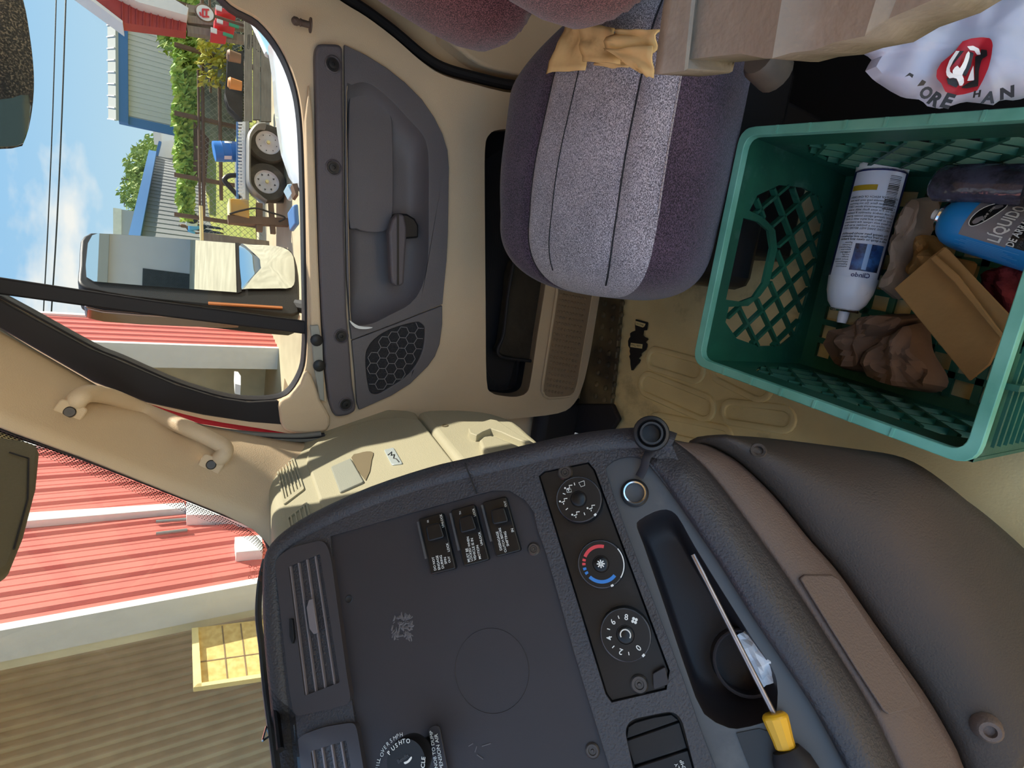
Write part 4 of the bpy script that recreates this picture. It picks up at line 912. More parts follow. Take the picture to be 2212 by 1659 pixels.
# backrest: far bolster, middle and near lobe, leaning back
def lobe(name, ctrs, m_, sq=2.4):
    """stack of flattened rings from the bottom up: (x, y, z, half width, half depth)"""
    rr = []
    for x, y, z, hw, hd in ctrs:
        ring = []
        for q in range(28):
            a = 2 * pi * q / 28; ca, sa = cos(a), sin(a)
            ring.append(V((x + hw * math.copysign(abs(ca) ** (2 / sq), ca), y + hd * math.copysign(abs(sa) ** (2 / sq), sa), z)))
        rr.append(ring)
    return MB().loft(rr).build(name, M[m_], seat, smooth_=80, subsurf=1)
def prof(x, y0, z0, hw, hd, lean=.22, n=9, H=.62):
    o_ = []
    for i in range(n):
        t = i / (n - 1); k_ = min(1, (t * 6 + .12)) ** .6
        o_.append((x, y0 - lean * H * t, z0 + H * t, hw * (.62 + .38 * k_) , hd * (.62 + .38 * k_)))
    return o_
fb_ = atW(1030, 128, .86)
lobe('back_far_bolster', prof(.80, -.405, .465, .12, .105), 'seat_red')
lobe('back_centre', prof(.68, -.44, .44, .14, .07), 'seat_red')
lobe('back_near_bolster', prof(.55, -.362, .462, .12, .095), 'seat_red')

# ------------------------------------------------------------------ brown paper napkins at the back of the cushion
M['kraft'] = mat('kraft_napkin', srgb(226, 190, 132), .85, .1, var=.06, vscale=30, bump=.3, bscale=80)
def napkin(quad, z, lift, label, seed):
    q = [onZ(x, y, z) for x, y in quad]; rows_ = []
    for i in range(9):
        r_ = []
        for j in range(9):
            u, v = i / 8, j / 8; p = q[0].lerp(q[1], v).lerp(q[3].lerp(q[2], v), u)
            r_.append(p + V((0, 0, lift * (noise.noise(V((u * 2.6, v * 2.6, seed))) + .35 * noise.noise(V((u * 8, v * 8, seed)))) - .0)))
        rows_.append(r_)
    o = MB().grid(rows_).build('napkin', M['kraft'], None, smooth_=50, solid=.002); tag(o, label, 'napkin', 'brown napkins on the seat'); return o
napkin([(1222, 52), (1262, 48), (1262, 150), (1174, 158)], .452, .010, 'brown paper napkin at the back of the seat, the one nearest the door', 2)
napkin([(1255, 46), (1330, 62), (1345, 140), (1252, 130)], .462, .012, 'creased brown paper napkin in the middle of the pile on the seat', 5)
napkin([(1330, 62), (1425, 66), (1412, 118), (1303, 108)], .470, .008, 'brown paper napkin tucked under the grey plastic shell on the seat', 9)
napkin([(1290, 120), (1370, 122), (1360, 148), (1285, 142)], .455, .006, 'lowest brown paper napkin, its edge just showing on the seat', 12)
napkin([(1305, 106), (1412, 100), (1408, 168), (1385, 158)], .478, .006, 'pointed brown paper napkin hanging over the front of the pile', 15)

# ------------------------------------------------------------------ dusty moulded plastic shell at the upper right
M['shell'] = mat('dusty_taupe_plastic', srgb(134, 125, 114), .8, .2, var=.1, vscale=6, dust=srgb(158, 148, 135), dlo=.45, dhi=.7, dscale=14, bump=.4, bscale=160)
sh = thing('plastic_shell', onZ(1600, 60, .55), 'dusty taupe moulded plastic shell hanging over the near side of the chair', 'shell')
ZS = .60
low = [(1413, 161), (1432, 159), (1478, 153), (1486, 148), (1489, 128), (1540, 122), (1600, 116), (1650, 126), (1668, 126), (1710, 114), (1760, 108), (1800, 92), (1868, 78), (1920, 40), (2010, 2), (2060, -40)]
topl = [(1455, -160), (1475, -160), (1510, -160), (1520, -160), (1528, -160), (1570, -160), (1640, -160), (1700, -160), (1715, -160), (1760, -160), (1830, -160), (1880, -160), (1940, -160), (2000, -160), (2080, -160), (2120, -160)]
hgt = [0, .0, .0, -.004, -.012, -.012, -.010, -.002, 0, -.008, -.012, -.006, 0, -.006, 0, 0]
rows_ = []
for (x, y), (x2, y2), h in zip(low, topl, hgt):
    a = onZ(x, y, ZS) ; b = onZ(x2, y2, ZS + .02); w = (EYE - a).normalized()
    rows_.append([a + V((0, 0, -.05)) + (a - b).normalized() * -.012] + [a.lerp(b, t) + w * h for t in (0, .04, .15, .35, .6, 1)])
MB().grid(rows_).build('shell', M['shell'], sh, smooth_=40, solid=.004)
MB().tube([onZ(1700, -60, .58), V((.30, -.60, .5)), V((.30, -.74, .45))], .02, 10).build('bracket', M['black'], sh)
# dark base behind: seat frame and floor bracket
M['frame_grime'] = mat('grimy_steel', srgb(96, 84, 70), .6, .4, col2=srgb(50, 46, 44), vscale=14)
fr_ = thing('seat_frame', (.36, -.42, 0), 'grimy steel seat frame in the dark behind the crate', 'frame')
MB().tube(smooth([onZ(x, y, .16) for x, y in [(1560, 130), (1590, 165), (1605, 210), (1610, 260)]], 4, False), .012, 8).build('tube', M['frame_grime'], fr_)
MB().aabb(.12, .40, -.62, -.44, 0, .20).build('box', M['black'], fr_, bevel=.01)  # black box added to darken the shaded corner
MB().lathe(onZ(1645, 130, .35), (0, -.2, 1), [(.022, -.03), (.022, 0), (.018, .006), (0, .006)], 16, cap=False).build('knob', M['frame_grime'], fr_)

# ------------------------------------------------------------------ tree shaped air freshener on the floor
zt = zoom(1330, 670, 12.76)
tree = [(550, 250), (860, 330), (870, 360), (840, 550), (760, 560), (740, 690), (790, 740), (870, 770), (880, 810), (800, 880), (850, 930), (850, 1000), (820, 1090), (740, 1150), (690, 1200), (690, 1260), (620, 1330), (670, 1370), (640, 1450), (560, 1530), (460, 1659), (430, 1659), (405, 1500), (400, 1370), (370, 1270), (400, 1220), (380, 1130), (390, 1060), (345, 980), (340, 850), (370, 770), (400, 740), (395, 640), (440, 600), (540, 560), (530, 400)]
af = thing('air_freshener', onZ(1380, 740, 0), 'black tree-shaped card air freshener lying on the floor', 'air freshener')
FZ = .006
MB().prism([onZ(*p, FZ) for p in zt(*tree)], (0, 0, -.003)).build('card', M['black'], af)
M['yellow_label'] = mat('pale_yellow_label', srgb(232, 216, 160), .7, .2)
for q, (a, b), s_ in [([(545, 295), (820, 375), (785, 450), (740, 475), (545, 410)], ((770, 400), (590, 350)), 'Black Ice'), ([(415, 900), (735, 940), (720, 1060), (400, 1015)], ((705, 965), (425, 930)), 'Little Trees')]:
    l_ = MB().prism([onZ(*p, FZ + .0008) for p in zt(*q)], (0, 0, -.001)).build('label', M['yellow_label'], af)
    a, b = zt(a, b); text(s_, onZ(*a, FZ + .001), onZ(*b, FZ + .001), (0, 0, 1), M['black'], l_)
# ================================================================== green milk crate and what lies in it
M['green'] = mat('green_crate_plastic', srgb(30, 92, 70), .5, .4, col2=srgb(22, 68, 54), vscale=10, dust=srgb(80, 116, 102), dlo=.58, dhi=.9, dscale=22, bump=.1, bscale=200)
M['rim_lit'] = mat('lit_green_rim', srgb(120, 182, 160), .5, .4, col2=srgb(84, 148, 126), vscale=14)  # rim colour lightened to carry its highlight
CZ = .28
cA, cB, cC = onZ(1600, 275, CZ), onZ(1495, 785, CZ), onZ(2104, 1012, CZ)
cD = cA + (cC - cB)
cr_ = thing('milk_crate', mean([V((p.x, p.y, 0)) for p in (cA, cB, cC, cD)]), 'green plastic milk crate holding cans and paper between the seats', 'crate')
ctr = mean([cA, cB, cC, cD])
def corner(p, z, inset): q = ctr + (p - ctr) * (1 - inset); return V((q.x, q.y, z))
def bar2(a, b, w, h, n): return MB().bar(a, b, w, h, n)
# rim
def inset_poly(ps, d):
    out = []; n = len(ps)
    for i in range(n):
        a, p, b = ps[i - 1], ps[i], ps[(i + 1) % n]; t1 = (p - a).normalized(); t2 = (b - p).normalized()
        n1 = V((-t1.y, t1.x, 0)); n2 = V((-t2.y, t2.x, 0))
        if n1.dot(ctr - p) < 0: n1 = -n1; n2 = -n2
        bis = (n1 + n2); out.append(p + bis * (d / (1 + n1.dot(n2))))
    return out
P4 = [cA, cB, cC, cD]
outer_r = rounded(P4, .022, 5); inner_r = rounded(inset_poly(P4, .011), .016, 5)
MB().prism(outer_r, (0, 0, -.012), [inner_r]).build('rim', M['rim_lit'], cr_, bevel=.002, seg=2)
T = .004
def wall_face(p, q, lattice, name, hole=None, cols=7, rows=3):
    """one side: p, q top corners; built in (s along, z up) with openings"""
    p = V((p.x, p.y, 0)); q = V((q.x, q.y, 0)); L_ = (q - p).length; ex = (q - p).normalized(); nn = V((-ex.y, ex.x, 0))
    if nn.dot(ctr - p) < 0: nn = -nn
    P = lambda s, z: p + ex * s + V((0, 0, z)) + nn * .004
    op = [(s * L_, z) for s, z in lattice]
    ring = [P(0.004, .004), P(L_ - .004, .004), P(L_ - .004, CZ - .006), P(.004, CZ - .006)]
    holes = [[P(s, z) for s, z in op]]
    if hole: holes.append([P(s * L_, z) for s, z in hole])
    w = MB().prism(ring, nn * T, holes).build(name, M['green'], cr_)
    poly = op; z0, z1 = min(z for s, z in op), max(z for s, z in op)
    # crossing bars clipped to the opening
    def clip(a, b):
        pts = []
        for k_ in range(61):
            t = k_ / 60; s, z = a[0] + (b[0] - a[0]) * t, a[1] + (b[1] - a[1]) * t
            ok = inside(s, z, poly)
            if hole: ok = ok and not inside(s, z, [(s_ * L_, z_) for s_, z_ in hole])
            pts.append((ok, s, z))
        segs = []; cur = []
        for ok, s, z in pts:
            if ok: cur.append((s, z))
            elif cur: segs.append((cur[0], cur[-1])); cur = []
        if cur: segs.append((cur[0], cur[-1]))
        return segs
    step = .052
    for d in (-1, 1):
        for k_ in range(-10, 20):
            s0 = k_ * step * .9
            for a, b in clip((s0, z0), (s0 + d * (z1 - z0) * .8, z1)):
                if (V((*a, 0)) - V((*b, 0))).length < .008: continue
                MB().bar(P(*a) + nn * .002, P(*b) + nn * .002, .0042, .008, nn).build('lattice_bar', M['green'], w)
    return w
lat_f = [(.16, .07), (.24, .045), (.5, .035), (.82, .045), (.89, .08), (.90, .14), (.87, .20), (.80, .235), (.73, .235), (.715, .19), (.66, .165), (.60, .150), (.44, .150), (.36, .165), (.32, .20), (.31, .235), (.24, .225), (.17, .18), (.145, .12)]
grip = [(.345, .245), (.345, .21), (.37, .182), (.44, .166), (.60, .166), (.67, .182), (.70, .21), (.70, .245)]
w_far = wall_face(cA, cB, lat_f, 'far_side', grip)
lat_s = [(.16, .05), (.84, .05), (.90, .09), (.90, .17), (.84, .21), (.16, .21), (.10, .17), (.10, .09)]
wall_face(cB, cC, lat_s, 'front_side'); wall_face(cA, cD, lat_s, 'rear_side')
wn_ = wall_face(cC, cD, lat_f, 'near_side', grip)
# ribs on the outside of the near side
ex = (cD - cC).normalized(); nn = V((-ex.y, ex.x, 0)); nn = nn if nn.dot(ctr - cC) < 0 else -nn
for k_ in range(7):
    z = .255 - k_ * .018; MB().bar(V((cC.x, cC.y, z)) + ex * .02 + nn * .002, V((cD.x, cD.y, z)) - ex * .02 + nn * .002, .004, .003, nn).build('rib', M['green'], wn_)
for s in (.08, .3, .55): MB().bar(V((cC.x, cC.y, .265)) + ex * s + nn * .004, V((cC.x, cC.y, .02)) + ex * s + nn * .004, .006, .01, nn).build('rib', M['green'], wn_)
# bottom grid
bot = [V((p.x, p.y, .012)) for p in inset_poly(P4, .006)]
bt_ = MB().prism(bot, (0, 0, -.008), [[mean(bot) + (p - mean(bot)) * .86 for p in bot]]).build('bottom', M['green'], cr_)
a, b, c, d = [mean(bot) + (p - mean(bot)) * .88 for p in bot]
for i in range(1, 9):
    t = i / 9
    MB().bar(a.lerp(b, t), d.lerp(c, t), .009, .006).build('grid_bar', M['green'], bt_); MB().bar(a.lerp(d, t), b.lerp(c, t), .009, .006).build('grid_bar', M['green'], bt_)
# embossed notches along the rim
for p, q in ((cA, cD), (cB, cC)):
    e_ = (q - p).normalized(); n_ = V((-e_.y, e_.x, 0)); n_ = n_ if n_.dot(ctr - p) > 0 else -n_
    for k_ in range(6):
        c0 = p.lerp(q, .16 + k_ * .125) + n_ * .0055; MB().box(c0, e_ * .0016, n_ * .005, V((0, 0, .0012))).build('rim_notch', M['rim_lit'], cr_)

# ------------------------------------------------------------------ white aerosol can
M['can_white'] = mat('white_can_lacquer', srgb(216, 218, 228), .3, .5, dust=srgb(120, 112, 100), dlo=.6, dhi=.85, dscale=20)
M['can_blue'] = mat('navy_can_print', srgb(30, 34, 90), .35, .5)
ca, cb = onZ(1908, 358, .062), onZ(1842, 605, .066); axis = (cb - ca).normalized(); R1 = .0325
c1_ = thing('aerosol_can', ca, 'white aerosol can with a photo label and barcode, lying in the crate', 'spray can')
MB().lathe(ca, axis, [(R1 * .9, .003), (R1, .001), (R1 * 1.02, .003), (R1, .006), (R1, .012)], 36).build('bottom_band', M['white'], c1_)
Lc = (cb - ca).length
MB().lathe(ca, axis, [(R1, .0105), (R1, Lc * .98)], 36).build('body', M['can_blue'], c1_)
MB().lathe(ca, axis, [(R1, Lc * .978), (R1 * .99, Lc), (R1 * .93, Lc + .018), (R1 * .78, Lc + .034), (R1 * .55, Lc + .044), (R1 * .52, Lc + .046), (0, Lc + .046)], 36, cap=False).build('shoulder', M['can_white'], c1_)
MB().lathe(ca, axis, [(R1 * .56, Lc + .043), (R1 * .60, Lc + .045), (R1 * .56, Lc + .0475), (0, Lc + .0475)], 30, cap=False).build('crimp', M['chrome'], c1_)
nzz = MB().lathe(ca, axis, [(.0075, Lc + .046), (.0072, Lc + .058), (.0062, Lc + .064), (0, Lc + .064)], 20, cap=False).build('nozzle', M['can_white'], c1_)
sd_ = axis.cross(ZZ).normalized(); upc = sd_.cross(axis).normalized()
if upc.z < 0: upc = -upc; sd_ = -sd_
view = ((EYE - ca) - axis * (EYE - ca).dot(axis)).normalized(); sdv = axis.cross(view).normalized()
def canp(s, h, lift=.0006, ax0=ca, ax=axis, R=R1, vw=view, sv_=sdv):           # s: metres round the can from its middle, h along it
    an = s / R; return ax0 + ax * h + (vw * cos(an) + sv_ * sin(an)) * (R + lift)
def wrap(name, s0, s1, h0, h1, m_, parent, lift=.0006, cp_=canp, n=12):
    g = [[cp_(s0 + (s1 - s0) * i / n, h0 + (h1 - h0) * j / 1, lift) for i in range(n + 1)] for j in range(2)]
    return MB().grid(g).build(name, m_, parent, smooth_=80)
M['can_label'] = mat('white_can_label', srgb(214, 216, 228), .35, .5, dust=srgb(150, 146, 150), dlo=.6, dhi=.9)
lab = wrap('label', -.036, .036, .014, Lc * .985, M['can_label'], c1_, .0004)
sgn = 1
# find which way "s" runs in the picture
def scr(p): dd = p - EYE; w = dd.dot(FW); return (1106 - FPX * dd.dot(UP) / w, 829.5 - FPX * dd.dot(RT) / w)
sgn = 1 if scr(canp(.02, Lc / 2))[0] > scr(canp(-.02, Lc / 2))[0] else -1        # + s lies to the right in the picture
S = lambda s: s * sgn
ph = wrap('photo', S(-.008), S(.030), Lc * .70, Lc * .93, mat('photo_print', srgb(30, 52, 110), .4, .5, col2=srgb(60, 110, 170), vscale=60, dust=srgb(30, 26, 30), dlo=.42, dhi=.6, dscale=40), lab, .0009)
wrap('photo_streak', S(.006), S(.012), Lc * .70, Lc * .92, mat('photo_pale', srgb(150, 180, 220), .4, .5), ph, .0012)
wrap('yellow_flash', S(-.034), S(-.0), Lc * .205, Lc * .25, mat('ochre_print', srgb(170, 140, 30), .5, .4), lab, .0009)
bc = MB()
random.seed(4)
for i in range(22):
    h = .020 + i * .0021; w_ = .0004 + .0011 * random.random(); g = [[canp(S(.012) + S(.016) * q / 4, h + w_ * j, .001) for q in range(5)] for j in range(2)]; bc.grid(g)
bc.build('barcode', M['black'], lab)
def canline(s, s0, s1, h, m_=None, cp_=canp, parent=None, size=None, bold=0, flip=False):
    """a line of writing round the can: bent letter mesh"""
    cu = bpy.data.curves.new('t', 'FONT'); cu.body = s; cu.offset = bold; cu.resolution_u = 2; o = bpy.data.objects.new('t', cu); me = bpy.data.meshes.new_from_object(o); bpy.data.objects.remove(o); bpy.data.curves.remove(cu)
    xs = [v.co.x for v in me.vertices]; x0, x1 = min(xs), max(xs); k_ = abs(s1 - s0) / (x1 - x0); ky = (size / .7 if size else k_)
    vs = [cp_(s0 + (s1 - s0) * (v.co.x - x0) / (x1 - x0), h + (1 if flip else -1) * v.co.y * ky, .001) for v in me.vertices]; fs = [tuple(p.vertices) for p in me.polygons]; bpy.data.meshes.remove(me)
    return finish('lettering', vs, fs, m_ or M['black'], parent, smooth_=0)
# the writing stands head down in the picture: it runs from right to left
canline('Clindo', S(.020), S(-.004), Lc * .985, M['can_blue'], parent=lab, bold=.02)
for i, s_ in enumerate(['KEEP OUT OF REACH OF CHILDREN', 'CAUTION: flammable keep away from heat', 'sparks and open flame. Do not puncture', 'or store at temperature above 120 F', 'First aid: if in eyes flush with water', 'and seek medical attention if needed', 'Special cleaning agents loosen grease', 'spray on fabric and wipe with a cloth', 'for heavy soils repeat the treatment', 'test colors on a hidden area first', 'DIRECTIONS: SHAKE WELL BEFORE USING']):
    canline(s_, S(.032), S(-.032), Lc * (.315 + i * .0265), parent=lab, size=.0028)
for i, s_ in enumerate(['This cleaning foam works beautifully', 'safe on hard surfaces and upholstery', 'with a spray to clean and freshen']): canline(s_, S(.032), S(-.032), Lc * (.625 + i * .024), parent=lab, size=.003, bold=.01)
for i, s_ in enumerate(['glass', 'carpets', 'upholstery', 'fabrics', 'luggage', 'vinyl', 'walls', 'auto interior', 'appliances', 'plastics', 'machines']): canline(s_, S(-.012), S(-.012 - .002 * len(s_)), Lc * (.70 + i * .021), parent=lab, size=.0022)

# ------------------------------------------------------------------ blue aerosol can, cut by the right edge
M['blue_can'] = mat('bright_blue_can', srgb(36, 132, 200), .3, .5, var=.08)
M['grey_can'] = mat('grey_can_print', srgb(122, 118, 122), .35, .5)
da, db = onZ(2040, 468, .105), onZ(2230, 520, .105); ax2 = (db - da).normalized(); R2_ = .0325
wx = ex.cross(ZZ).normalized(); L2c = min(.19, abs((cC - da).dot(wx)) / abs(ax2.dot(wx)) - .02)
c2_ = thing('aerosol_can', da, 'bright blue aerosol can with Spanish lettering at the right edge of the crate', 'spray can')
MB().lathe(da, ax2, [(0, -.012), (.0065, -.012), (.0065, -.002)], 18, cap=False).build('nozzle', M['white'], c2_)
MB().lathe(da, ax2, [(.0, -.003), (.0155, -.003), (.0175, -.001), (.0165, .0015)], 30, cap=False).build('crimp', M['chrome'], c2_)
MB().lathe(da, ax2, [(.0165, .001), (.0225, .005), (.0285, .013), (.0315, .024), (R2_, .034), (R2_, L2c), (R2_ * .9, L2c + .003)], 40).build('body', M['blue_can'], c2_)
view2 = ((EYE - da) - ax2 * (EYE - da).dot(ax2)).normalized(); sd2 = ax2.cross(view2).normalized()
sg2 = 1 if scr(da + ax2 * .05 + sd2 * .02)[1] < scr(da + ax2 * .05 - sd2 * .02)[1] else -1       # + s lies towards the top of the picture
def can2(s, h, lift=.0006): return da + ax2 * h + (view2 * cos(s * sg2 / R2_) + sd2 * sin(s * sg2 / R2_)) * (R2_ + lift)
gl = wrap('label', -.014, .045, .036, .085, M['grey_can'], c2_, .0004, can2, 14)
wrap('label', -.012, .045, .085, .104, M['gloss_black'], c2_, .0003, can2, 14)
ovl = [can2(.016 + .018 * cos(q * pi / 12), .050 + .0085 * sin(q * pi / 12) + .010 * cos(q * pi / 12) * .6, .0009) for q in range(24)]
o_ = MB().add([can2(.016, .050, .0016)] + ovl, [(0, i + 1, (i + 1) % 24 + 1) for i in range(24)]).build('oval', M['gloss_black'], gl)
MB().tube([ovl[q % 24] for q in range(25)], .0005, 5).build('oval_ring', M['white_print'], gl)
def upline(s, s0, s1, h, m_, parent, size, bold=0): return canline(s, s0, s1, h, m_, lambda a, b, l: can2(a, b, l + .0004), parent, size, bold, flip=False)
upline('JOHNSEN', .006, .024, .0525, M['white_print'], gl, .0024)
upline('L\u00cdQUIDO', -.011, .034, .078, M['white_print'], gl, .012, .02)
upline('DE ARRANQUE', -.011, .036, .092, M['white_print'], gl, .0075, .02)
upline('PARA UN ARRANQUE', -.010, .034, .099, M['tray'], gl, .004); upline('EN LOS DIAS FRIOS', -.006, .034, .1045, M['tray'], gl, .004)
upline('PARA MOTORES A', -.008, .03, .118, M['tray'], c2_, .005); upline('GASOLINA Y DIESEL', -.008, .032, .126, M['white_print'], c2_, .005)
for i in range(9): wrap('fine_print', -.033 + i * .0019, -.0322 + i * .0019, .034 + (i % 3) * .006, .10 - (i % 4) * .005, mat('pale_blue_print', srgb(90, 160, 215), .4, .5) if i == 0 else bpy.data.materials['pale_blue_print'], c2_, .0006, can2, 1)

# ------------------------------------------------------------------ clear wrapped bottle behind the blue can
M['cling'] = mat('dark_clear_plastic', srgb(70, 70, 86), .15, .6, dust=srgb(40, 38, 44), dlo=.42, dhi=.6, dscale=30, bump=.8, bscale=70)
ea, eb = onZ(2018, 395, .12), onZ(2230, 400, .12); e_ = (eb - ea); lb_ = abs((cC - ea).dot(wx)) / abs(e_.normalized().dot(wx)) - .015; e_ = e_.normalized() * min(e_.length, lb_); eb = ea + e_
tag(MB().tube([ea, ea + e_ * .02, ea + e_ * .08, ea + e_ * .4, eb], [(.014, .01), (.02, .015), (.024, .02), (.025, .021), (.025, .021)], 22).build('wrapped_bottle', M['cling'], None, smooth_=80), 'dark bottle in crinkled clear plastic beside the blue can', 'bottle')

# ------------------------------------------------------------------ brown paper: folded bag, crumpled napkins, strip
M['bag_brown'] = mat('brown_paper', srgb(150, 112, 68), .85, .1, var=.12, vscale=12, bump=.4, bscale=90)
M['dull_brown'] = mat('dull_brown_paper', srgb(112, 88, 72), .85, .1, var=.15, vscale=16, bump=.4, bscale=70)
bag = thing('paper_bag', onZ(2060, 680, .1), 'flat folded brown paper bag lying across the crate', 'paper bag')
bq = Z8((1290, 410), (1515, 215), (1600, 150), (2000, 570), (1960, 710), (1880, 880), (1755, 980))
MB().prism([onZ(*p, .135) for p in bq], (0, 0, -.006)).build('flap', M['bag_brown'], bag, bevel=.001)
fq = Z8((1530, 220), (1610, 150), (2005, 575), (1965, 715))
MB().prism([onZ(*p, .141) + V((0, 0, .0)) for p in fq], (0, 0, -.003)).build('fold', M['bag_brown'], bag, bevel=.001)
MB().prism([onZ(*p, .15) for p in Z8((1510, 225), (1545, 200), (1690, 330), (1960, 690), (1945, 715), (1660, 370))], (0, 0, -.004)).build('crease', M['bag_brown'], bag, bevel=.001)
def crumpled(name, outline, z, h, mat_, label, cat, seed, rings_=6, gap=.035):
    o = resample(smooth([onZ(x, y, z) for x, y in outline], 4), 40, True); c0 = mean(o); rr = []
    for k_ in range(rings_ + 1):
        t = k_ / rings_; s_ = 1 - t * .97; row = []
        for p in o:
            q = c0 + (p - c0) * s_
            d = noise.noise(V((q.x * 28 + seed, q.y * 28, seed))) * .55 + noise.noise(V((q.x * 70, q.y * 70, seed))) * .3 + abs(noise.noise(V((q.x * 45, q.y * 16, seed + 3)))) * .6
            row.append(q + V((0, 0, (h * (t ** .6) * .55 + h * d * .8) if k_ else -gap)))
        rr.append(row)
    ob = MB().loft(rr, cap0=True, cap1=True).build(name, mat_, None, smooth_=25); tag(ob, label, cat); return ob
crumpled('napkin', Z8((880, 690), (1000, 640), (1090, 575), (1320, 555), (1400, 600), (1150, 820), (1110, 920), (930, 910), (870, 860)), .07, .05, M['dull_brown'], 'creased brown napkin under the nozzle of the white can', 'napkin', 1)
crumpled('napkin', Z8((1200, 740), (1400, 600), (1450, 680), (1470, 800), (1560, 960), (1530, 1040), (1400, 1050), (1130, 980), (1115, 850)), .08, .06, M['dull_brown'], 'crumpled brown napkin against the front side of the crate', 'napkin', 4)
crumpled('napkin', [(1905, 640), (1935, 590), (1925, 520), (1950, 440), (1975, 415), (2005, 425), (2000, 470), (1960, 560), (1940, 630)], .075, .045, mat('grey_brown_paper', srgb(142, 122, 106), .85, .1, var=.12, vscale=16, bump=.4, bscale=70), 'greyish brown paper strip beside the white can', 'napkin', 8)
crumpled('napkin', [(1995, 500), (2040, 560), (2090, 560), (2060, 610), (2000, 590), (1960, 600), (1950, 560)], .06, .05, M['bag_brown'], 'crumpled brown paper between the blue can and the folded bag', 'napkin', 11)
crumpled('rag', [(2110, 590), (2180, 570), (2240, 560), (2240, 680), (2190, 690), (2140, 640)], .08, .045, mat('dark_red_cloth', srgb(96, 36, 38), .95, .1, var=.3, vscale=40, bump=.8, bscale=160), 'dark red rag in the far corner of the crate', 'rag', 14)

# ------------------------------------------------------------------ white plastic bag at the upper right
M['bag_white'] = mat('white_bag_film', srgb(168, 174, 192), .35, .5, var=.04, vscale=10)
zq = zoom(1860, 0, 6.284)
bout = zq((10, 500), (300, 400), (700, 270), (1100, 150), (1500, 50), (1700, -60), (2500, -200), (2700, 400), (2600, 1150), (2212, 1340), (2070, 1365), (1900, 1350), (1800, 1430), (1600, 1400), (1400, 1380), (1250, 1430), (1080, 1480), (890, 1440), (820, 1355), (570, 1330), (400, 1240), (170, 1090), (50, 960), (150, 800), (20, 730))
wb = thing('plastic_bag', onZ(2050, 120, .2), 'white plastic shopping bag with a red logo behind the crate', 'bag')
BP = Plane(onZ(2050, 120, .33), (-.55, .1, .75))
o = resample([BP(x, y) for x, y in bout], 80, True); c0 = mean(o); rr = []
def bagh(q): return .013 * noise.noise(V((q.x * 16, q.y * 16, q.z * 16))) + .010 * abs(noise.noise(V((q.x * 34, q.y * 12, q.z * 34 + 4)))) + .004 * noise.noise(V((q.x * 60, q.y * 60, q.z * 30)))
for k_ in range(12):
    t = k_ / 11; s_ = 1 - max(0, t - 1 / 11) * 1.06; row = []
    for p in o:
        q = c0 + (p - c0) * (s_ if k_ else .82); row.append(q + (BP.n * (.018 * sin(t * pi / 2) + bagh(q) * min(1, t * 5)) if k_ > 1 else (BP.n * 0 if k_ else (q - EYE).normalized() * .13)))
    rr.append(row)
MB().loft(rr).build('film', M['bag_white'], wb, smooth_=45)
def on_bag(p, lift=.003):
    x, y = zq(p)[0]; q = BP(x, y); tt = 1.0
    for _ in range(4):
        h = .018 + bagh(q - BP.n * 0) + lift; q2 = BP(x, y, h); q = q2 - BP.n * h
    return q2
def decal(name, pts, m_, lift=.003, tess=True):
    pts = [V((a, b, 0)) for a, b in pts]; P2 = resample(pts, 60, True); c_ = mean(P2)
    vs = [on_bag((c_.x, c_.y), lift)]; fs = []; n = len(P2)
    R = 6
    for k_ in range(1, R + 1):
        for p in P2: q = c_ + (p - c_) * (k_ / R); vs.append(on_bag((q.x, q.y), lift))
    for i in range(n): fs.append((0, 1 + i, 1 + (i + 1) % n))
    for k_ in range(R - 1):
        for i in range(n): a = 1 + k_ * n + i; b = 1 + k_ * n + (i + 1) % n; fs.append((a, b, b + n, a + n))
    return finish(name, vs, fs, m_, wb, smooth_=60)
M['logo_red'] = mat('red_bag_print', srgb(178, 34, 48), .45, .4)
decal('logo', [(1380, 560), (1500, 520), (1640, 505), (1760, 520), (1790, 600), (1770, 760), (1730, 920), (1660, 1080), (1580, 1230), (1400, 1280), (1250, 1300), (1140, 1240), (1090, 1130), (1020, 1060), (1030, 950), (1090, 850), (1200, 760), (1280, 690), (1330, 620)], M['logo_red'], .004)
def flat_decal(pts, m_, lift, name='letter'):
    P2 = [V((x, y, 0)) for x, y in pts]; n = len(P2); dense = resample(P2, max(40, n), True)
    tris = tessellate_polygon([dense]); vs = [on_bag((p.x, p.y), lift) for p in dense]
    return finish(name, vs, [tuple(t) for t in tris], m_, wb, smooth_=0)
K, Wt = M['black'], M['white']
for pts in [[(1160, 1060), (1290, 1060), (1330, 1150), (1290, 1190), (1180, 1140)], [(1480, 700), (1530, 720), (1490, 900), (1420, 1040), (1370, 1010), (1420, 930), (1470, 790)], [(1340, 690), (1400, 690), (1270, 850), (1215, 920), (1250, 830)],
            [(1630, 670), (1710, 680), (1715, 760), (1640, 800), (1600, 950), (1590, 1170), (1440, 1200), (1350, 1190), (1480, 1110), (1540, 1090), (1550, 760), (1620, 745)]]: flat_decal(pts, K, .0065)
for pts in [[(1290, 690), (1340, 690), (1250, 830), (1200, 930), (1215, 1000), (1250, 1000), (1240, 960), (1300, 880), (1340, 930), (1390, 850), (1440, 700), (1480, 690), (1470, 790), (1420, 930), (1370, 1010), (1400, 1080), (1395, 1150), (1340, 1180), (1310, 1080), (1280, 1050), (1200, 1065), (1150, 1010), (1160, 930), (1200, 820)],
            [(1440, 630), (1520, 620), (1600, 660), (1625, 740), (1575, 745), (1540, 690), (1480, 680)], [(1525, 890), (1535, 1090), (1440, 1100), (1490, 970)]]: flat_decal(pts, Wt, .008)
for pts in [[(590, 1045), (660, 985), (715, 1015), (695, 1060), (655, 1025)], [(760, 1170), (830, 1080), (885, 1110), (850, 1160)]]: flat_decal(pts, K, .0065)
